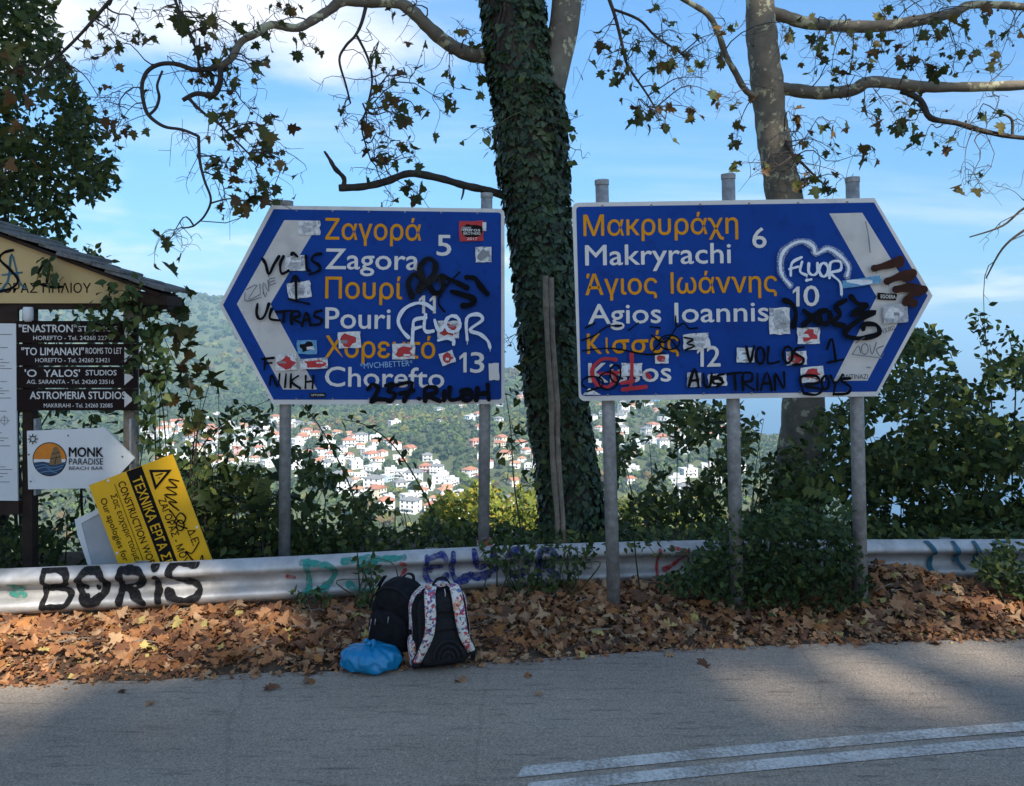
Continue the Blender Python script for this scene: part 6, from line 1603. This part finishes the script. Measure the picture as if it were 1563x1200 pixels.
# ---- leafy masses
def shrub(name, label, cat, polys, n, Y0, Y1, tmpl, smin, smax, mats, probs=None, nparts=60, clump=0.0, cscale=0.03, seed=1, nstems=14, base=None, stem_m='vine', group=None, up=0.5, cam=0.3, droop=0.4, stem_r=0.007, extra=None):
    pts = np.concatenate([scatter(pl, int(n * fr_), Y0, Y1, clump, cscale, seed + i * 7) for i, (pl, fr_) in enumerate(polys)])
    if extra is not None: pts = np.concatenate([pts, extra])
    if base is None:
        bx0 = np.median(pts[:, 0]); by0 = (Y0 + Y1) / 2; base = (bx0, by0, float(verge_z(bx0, by0)) - 0.03)
    s = thing(name, label, cat, base, group)
    r = np.random.RandomState(seed + 3); mb = MB()
    for _ in range(nstems):
        q = pts[r.randint(len(pts))]
        b0 = np.array([q[0] * 0.75 + base[0] * 0.25 + r.normal() * 0.08, np.clip(base[1] + r.normal() * 0.15, Y0, Y1), 0.0]); b0[2] = max(float(verge_z(b0[0], b0[1])) - 0.05, base[2] - 0.4)
        mid = (b0 + q) / 2 + r.normal(size=3) * 0.10; mid[2] += 0.12
        pth = catmull([b0, mid, q], 6); mb.tube([tuple(p) for p in pth], list(np.linspace(stem_r, stem_r * 0.3, len(pth))), 5)
    if nstems: part('stems', mb.v, mb.f, M[stem_m], s)['kind'] = 'stuff'
    foliage(s, pts, r.uniform(smin, smax, len(pts)), tmpl, mats, nparts, probs, up, cam, droop)
    return s
# dark evergreen beyond the shelter
trunkC = P(-60, 0, 8.3).x
tC = shrub('evergreen_tree', 'dense dark evergreen tree rising behind the information shelter', 'tree',
      [([(-330, -140), (85, -140), (82, 0), (84, 55), (108, 110), (138, 165), (142, 230), (168, 258), (160, 298), (118, 300), (100, 310), (60, 318), (-330, 330)], 0.72), ([(-330, 300), (105, 300), (112, 335), (150, 385), (175, 400), (80, 420), (-330, 420)], 0.13), ([(70, 20), (175, 240), (185, 290), (130, 310), (90, 200)], 0.03), ([(-330, 380), (60, 380), (180, 470), (200, 640), (150, 850), (-330, 850)], 0.12)],
      24000, 7.4, 10.4, LO, 0.055, 0.115, G_DARK, [.32, .28, .25, .15], 120, 0.45, 0.035, 51, 40, (trunkC, 8.6, -0.8), 'bark_dark', up=0.6, droop=0.6, stem_r=0.02)
v, f = tube([(trunkC, 8.6, -1.2), (trunkC + .1, 8.6, 1.5), (trunkC - .1, 8.7, 4), (trunkC, 8.8, 7)], [.24, .2, .15, .06], 12); part('trunk', v, f, M['bark_dark'], tC, smooth=True)
foliage(tC, scatter([(0, 60), (60, 60), (65, 240), (0, 290)], 26, 7.1, 7.5, seed=5), tw.uniform(.1, .18, 26), LP, greens('autumn_leaf', [(0.16, 0.075, 0.02), (0.12, 0.11, 0.025), (0.07, 0.08, 0.02)]), 26, droop=1.2)
# creeper over the shelter's corner
shrub('creeper', 'green creeper hanging over the corner of the information shelter', 'creeper',
      [([(115, 466), (205, 450), (250, 480), (262, 560), (240, 640), (215, 690), (205, 610), (195, 520), (120, 500)], .62), ([(55, 395), (75, 392), (92, 430), (60, 430)], .06), ([(150, 425), (212, 430), (215, 465), (165, 470)], .14), ([(215, 640), (330, 690), (320, 740), (230, 760)], .18)],
      430, 6.0, 6.12, LO, 0.05, 0.095, G_BUSH, None, 150, 0, 0.05, 61, 0, (P(215, 0, 6.3).x, 6.3, -0.15), cam=0.7, droop=0.8)
shrub('plane_sapling', 'plane sapling with browning lobed leaves beside the information shelter', 'tree',
      [([(205, 450), (255, 455), (300, 490), (330, 540), (300, 590), (260, 640), (215, 620), (210, 520)], .75), ([(280, 640), (330, 560), (338, 600), (300, 660)], .12), ([(255, 470), (262, 395), (275, 395), (300, 480)], .05)],
      85, 6.3, 7.0, LP, 0.10, 0.17, G_PLANE, [.34, .16, .36, .08, .06], 85, 0, .03, 63, 16, (P(255, 0, 6.7).x, 6.7, -0.2), 'bark_dark', cam=0.35, droop=1.0)
# brambles between shelter and left sign
shrub('bramble', 'dark bramble thicket with arching canes under the Zagora sign', 'bramble',
      [([(200, 700), (320, 690), (330, 860), (180, 865)], .16), ([(270, 640), (345, 610), (415, 630), (420, 690), (345, 700), (285, 720)], .06), ([(250, 690), (330, 720), (430, 700), (520, 730), (600, 775), (600, 850), (250, 865)], .58), ([(430, 640), (520, 650), (560, 720), (460, 740)], .04), ([(460, 770), (640, 790), (840, 800), (850, 850), (420, 860)], .16)],
      3900, 6.55, 8.4, LO, 0.045, 0.095, G_DARK, None, 140, 0.85, 0.03, 71, 46, (P(430, 0, 7.2).x, 7.2, -0.25), up=0.5)
shrub('fig_bush', 'fig bush with broad dark lobed leaves beside the left sign post', 'bush',
      [([(310, 690), (420, 680), (470, 760), (440, 840), (300, 830)], 1.0)], 36, 6.5, 7.0, LP, 0.12, 0.22, G_DARK, None, 36, 0, .03, 75, 9, (P(380, 0, 6.8).x, 6.8, -0.22), 'bark_dark', droop=0.8)
for k, pth in enumerate(([(300, 850), (290, 740), (310, 680), (350, 640), (412, 610)], [(560, 850), (540, 760), (510, 690), (480, 640), (455, 612)], [(690, 840), (640, 740), (600, 680), (560, 650), (520, 640)], [(800, 840), (785, 740), (780, 660), (772, 600)])):
    sdl = thing('bramble_cane', ['long leafy bramble cane arching in front of the valley beside the left sign post', 'leafy bramble cane reaching up under the middle of the Zagora sign', 'thin bramble cane crossing in front of the village', 'thin climbing shoot between the Zagora sign and the ivy trunk'][k], 'bramble', (P(pth[0][0], 0, 6.9).x, 6.9, -0.2))
    w = catmull([tuple(q) for q in px_path(pth, 6.9)], 8)
    w[0][2] = -0.2
    v, f = tube(w, list(np.linspace(.009, .003, len(w))), 6); part('cane', v, f, M['vine'], sdl, smooth=True)
    pp = np.array(w)[4:]; pp = np.repeat(pp, 2 if k < 2 else 1, 0) + tw.normal(size=(len(pp) * (2 if k < 2 else 1), 3)) * 0.045
    foliage(sdl, pp, tw.uniform(.05, .10, len(pp)), LO, G_DARK, len(pp), droop=0.9)
# sunlit yellow-green bushes beyond the shade
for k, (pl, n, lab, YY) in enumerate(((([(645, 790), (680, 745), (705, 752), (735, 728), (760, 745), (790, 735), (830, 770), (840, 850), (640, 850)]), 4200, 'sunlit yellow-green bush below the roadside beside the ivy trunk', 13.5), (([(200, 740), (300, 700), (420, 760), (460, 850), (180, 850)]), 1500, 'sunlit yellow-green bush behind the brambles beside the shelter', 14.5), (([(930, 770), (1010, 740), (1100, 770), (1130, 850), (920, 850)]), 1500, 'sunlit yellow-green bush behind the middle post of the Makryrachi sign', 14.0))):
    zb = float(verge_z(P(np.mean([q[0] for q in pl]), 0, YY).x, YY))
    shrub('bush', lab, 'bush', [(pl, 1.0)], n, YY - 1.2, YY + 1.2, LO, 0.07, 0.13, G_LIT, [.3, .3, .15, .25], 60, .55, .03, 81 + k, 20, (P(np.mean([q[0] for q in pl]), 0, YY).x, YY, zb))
# thicket to the right
shrub('sparse_shrub', 'loose leafy shrub between the ivy trunk and the mottled plane tree', 'shrub',
      [([(935, 610), (1000, 605), (1110, 620), (1210, 610), (1230, 700), (1210, 830), (925, 840)], 1.0)], 2700, 7.6, 9.8, LO, 0.055, 0.115, G_DARK, None, 120, 0.98, 0.045, 91, 40, (P(1050, 0, 8.4).x, 8.4, -0.3))
shrub('thicket', 'tall dark green thicket behind the barrier beside the mottled plane tree', 'shrub',
      [([(1230, 640), (1340, 590), (1370, 530), (1395, 505), (1425, 500), (1450, 530), (1470, 580), (1490, 590), (1505, 560), (1545, 540), (1640, 520), (1800, 540), (1800, 860), (1220, 850)], .92), ([(1370, 530), (1400, 500), (1420, 500), (1440, 540)], .02), ([(1190, 740), (1330, 700), (1330, 850), (1180, 850)], .10), ([(1320, 690), (1400, 640), (1800, 630), (1800, 850), (1320, 850)], .55)],
      12500, 7.2, 10.6, LO, 0.045, 0.13, G_DARK + G_BUSH[:2] + [G_BUSH[3], G_LIT[1]], [.2, .2, .17, .13, .12, .10, .05, .03], 160, 0.66, 0.045, 95, 60, (P(1450, 0, 8.6).x, 8.6, -0.4), up=0.6)  # sunlit spots put in by colour, as a few yellow leaves
for k, pth in enumerate(([(1520, 700), (1512, 600), (1505, 520), (1496, 482)], [(1545, 700), (1550, 600), (1545, 540), (1540, 510)])):
    sdl = thing('tall_shoot', ['slender leafy shoot standing highest above the thicket', 'shorter leafy shoot rising from the thicket beside the highest one'][k], 'plant', (P(1525, 0, 8.8).x, 8.8, -0.6))
    w = catmull([tuple(q) for q in px_path(pth, 8.8)], 10); w = [np.array([w[0][0], 8.8, -0.6])] + list(w)
    v, f = tube(w, list(np.linspace(.009, .003, len(w))), 6); part('stem', v, f, M['vine'], sdl)
    pp = np.repeat(np.array(w)[4:], 3, 0); pp = pp + tw.normal(size=pp.shape) * np.array([.07, .07, .03])
    top = np.array(w)[-1] + tw.normal(size=(9, 3)) * .05
    pp = np.concatenate([pp, top]); foliage(sdl, pp, tw.uniform(.05, .10, len(pp)), LO, G_DARK, len(pp), droop=0.2)
# bramble heap in front of the barrier
shrub('bramble_heap', 'low dense bramble heap spilling over the barrier between the sign posts', 'bramble',
      [([(1055, 850), (1090, 815), (1150, 795), (1230, 790), (1290, 805), (1320, 850), (1335, 905), (1290, 930), (1210, 945), (1120, 925), (1060, 905)], .84), ([(1000, 880), (1060, 860), (1070, 910), (1010, 905)], .06), ([(1100, 790), (1200, 760), (1300, 780), (1300, 820), (1100, 820)], .10)],
      5600, 5.35, 6.25, LO, 0.030, 0.062, G_BUSH, [.36, .22, .36, .06], 120, .25, .04, 101, 60, (P(1190, 0, 5.75).x, 5.75, 0.0), up=0.8)
shrub('bramble_tuft', 'small bramble tuft over the bent barrier end beyond the leaf heap', 'bramble',
      [([(1490, 850), (1530, 828), (1700, 820), (1700, 920), (1560, 912), (1500, 890)], 1.0)], 1500, 5.5, 6.1, LO, 0.035, 0.07, G_BUSH, None, 80, .2, .04, 105, 24, (P(1580, 0, 5.8).x, 5.8, 0.0), up=0.8)
shrub('trailing_bramble', 'trailing bramble hanging over the barrier in front of the ivy trunk', 'bramble',
      [([(735, 825), (800, 815), (900, 822), (905, 850), (880, 885), (840, 905), (780, 880), (740, 860)], .7), ([(760, 890), (850, 880), (860, 930), (780, 940)], .18), ([(880, 830), (1050, 815), (1050, 850), (900, 850)], .12)],
      520, 5.72, 6.02, LO, 0.032, 0.065, G_BUSH, None, 110, .5, .05, 111, 26, (P(830, 0, 5.95).x, 5.92, 0.02), cam=0.6)
shrub('weed', 'small green weed tuft beside the black backpack under the barrier', 'weed', [([(545, 905), (580, 900), (590, 925), (550, 930)], .5), ([(440, 905), (500, 895), (510, 920), (450, 925)], .5)], 70, 5.4, 5.65, LO, .04, .075, G_BUSH, None, 70, 0, .05, 115, 9, (P(520, 0, 5.5).x, 5.5, 0.0), up=0.9)
shrub('weed', 'thin weed with dry leaves hanging over the green spray paint', 'weed', [([(540, 850), (570, 845), (580, 880), (555, 895)], 1.0)], 34, 5.70, 5.78, LO, .035, .07, G_BUSH, None, 34, 0, .05, 117, 6, (P(560, 0, 5.72).x, 5.72, 0.0), cam=0.8)
# undergrowth strip just behind the barrier
for k, (x0, x1, lab) in enumerate(((-120, 330, 'dark undergrowth behind the barrier below the information shelter'), (330, 860, 'dark undergrowth behind the barrier below the Zagora sign'), (860, 1330, 'dark undergrowth behind the barrier below the Makryrachi sign'), (1330, 1800, 'dark undergrowth behind the barrier at the foot of the tall thicket'))):
    shrub('undergrowth', lab, 'undergrowth', [([(x0, 808), (x1, 800), (x1, 870), (x0, 880)], 1.0)], 2600, 6.5, 7.8, LO, .045, .09, G_DARK + G_BUSH[:1], None, 40, .3, .03, 121 + k, 20)
# sumac-like frond by the right post
fr_ = thing('leaf_frond', 'pale green compound frond beside the right-hand sign post', 'plant', (P(1300, 0, 6.6).x, 6.6, -0.2))
w = catmull([tuple(q) for q in px_path([(1312, 870), (1305, 800), (1290, 775), (1262, 750), (1235, 742)], 6.6)], 6)
v, f = tube(w, list(np.linspace(.007, .002, len(w))), 6); part('stem', v, f, M['vine'], fr_)
pp, Rl = [], []
for i in range(8, len(w), 2):
    tg = np.array(w[i]) - np.array(w[i - 1]); tg /= np.linalg.norm(tg)
    for sgn in (-1, 1):
        yv = np.array([-tg[2] * sgn, -0.35, tg[0] * sgn - 0.25]) + tg * 0.5; yv /= np.linalg.norm(yv); zv = np.array([0.1, -0.75, 0.6]); zv -= yv * (zv @ yv); zv /= np.linalg.norm(zv)
        Rl.append(np.stack([np.cross(yv, zv), yv, zv], 1)); pp.append(w[i])
foliage(fr_, np.array(pp), np.full(len(pp), .095), LO, [G_BUSH[3], G_BUSH[1]], len(pp), R=np.array(Rl))

# ------------------------------------------------------------------ unseen tall trees uphill of the road: crowns shaped along the sun's rays to shade the place
S = np.array(TO_SUN)
rg = np.random.RandomState(19)
n = 38000
q = np.stack([rg.uniform(-8, 8.5, n), rg.uniform(-1.2, 10.0, n), rg.uniform(0, 6.0, n)], 1)
pts = q + rg.uniform(34, 47, n)[:, None] * S
pts += rg.normal(size=pts.shape) * 0.2
GAPS = [(-3.0, 5.1, 0.0, 0.50), (-2.3, 5.25, 0.0, 0.40), (-3.6, 4.95, 0, .42), (-1.7, 5.45, .0, .26), (1.35, 4.5, 0, .11), (2.1, 4.42, 0, .13), (2.75, 4.85, 0, .22), (-0.3, 13.5, -0.9, 0.9), (-4.9, 14.5, -1.0, 0.7), (2.7, 14.0, -1.1, 0.8), (4.6, 8.4, 1.0, 0.35), (5.2, 8.2, 0.6, 0.4), (-2.9, 7.2, 0.2, 0.35), (3.3, 5.55, .1, .22), (3.7, 5.35, .05, .25), (-2.75, 4.45, 0, .22), (1.85, 4.86, 0, .10)]  # openings cut through the crowns where sun patches should fall
keep = np.ones(n, bool)
for gx_, gy_, gz_, gr in GAPS:
    d = pts - np.array([gx_, gy_, gz_]); d -= (d @ S)[:, None] * S; keep &= np.linalg.norm(d, axis=1) > gr + 0.15
pts = pts[keep]
hb = [(14, -27.0), (7, -29.0), (20.5, -23.0)]
own = np.argmin(np.stack([np.hypot(pts[:, 0] - a, (pts[:, 1] - b) * 0.6) for a, b in hb]), 0)
for k, (a, b) in enumerate(hb):
    zb = bank_z(a, b) - 0.3
    t_ = thing('roadside_tree', ['tall leafy tree on the uphill bank across the road, middle one of three', 'tall leafy tree standing farthest up the bank across the road', 'tall leafy tree on the bank nearest the road bend'][k], 'tree', (a, b, zb))
    pp = pts[own == k]; cen = pp.mean(0)
    w = catmull([(a, b, zb), (a + .3, b + .2, zb + 4), (a * .7 + cen[0] * .3, b * .7 + cen[1] * .3, (zb + cen[2]) / 2 + 1), tuple(cen)], 6)
    v, f = tube(w, list(np.linspace(.38, .12, len(w))), 12); part('trunk', v, f, M['bark_plane'], t_, smooth=True)
    for _ in range(14):
        e = pp[rg.randint(len(pp))]; s0 = w[rg.randint(9, len(w))]; m_ = (np.array(s0) + e) / 2 + np.array([0, 0, .4])
        ww = catmull([s0, m_, e], 5); v, f = tube(ww, list(np.linspace(.10, .015, len(ww))), 7); part('branch', v, f, M['bark_plane'], t_, smooth=True)
    foliage(t_, pp, rg.uniform(.22, .40, len(pp)), LQ, G_BUSH, 0, stuff_name='crown', up=0.8, cam=0.0)
HAZE = 0.00023

# ------------------------------------------------------------------ thin autumn haze over valley and sea
hz_m = bpy.data.materials.new('haze_air'); hz_m.use_nodes = True
hn, hl = hz_m.node_tree.nodes, hz_m.node_tree.links
hn.clear()
ho = hn.new('ShaderNodeOutputMaterial'); hv = hn.new('ShaderNodeVolumePrincipled')
hv.inputs['Color'].default_value = (0.46, 0.75, 1.0, 1); hv.inputs['Density'].default_value = HAZE; hv.inputs['Anisotropy'].default_value = 0.0
hl.new(hv.outputs[0], ho.inputs['Volume'])
hb_ = MB().box((0, 20000, (-482 + 178) / 2), (200000, 160000, 660))
hz = link('haze', build_mesh('haze', hb_.v, hb_.f, hz_m)); hz['kind'] = 'stuff'
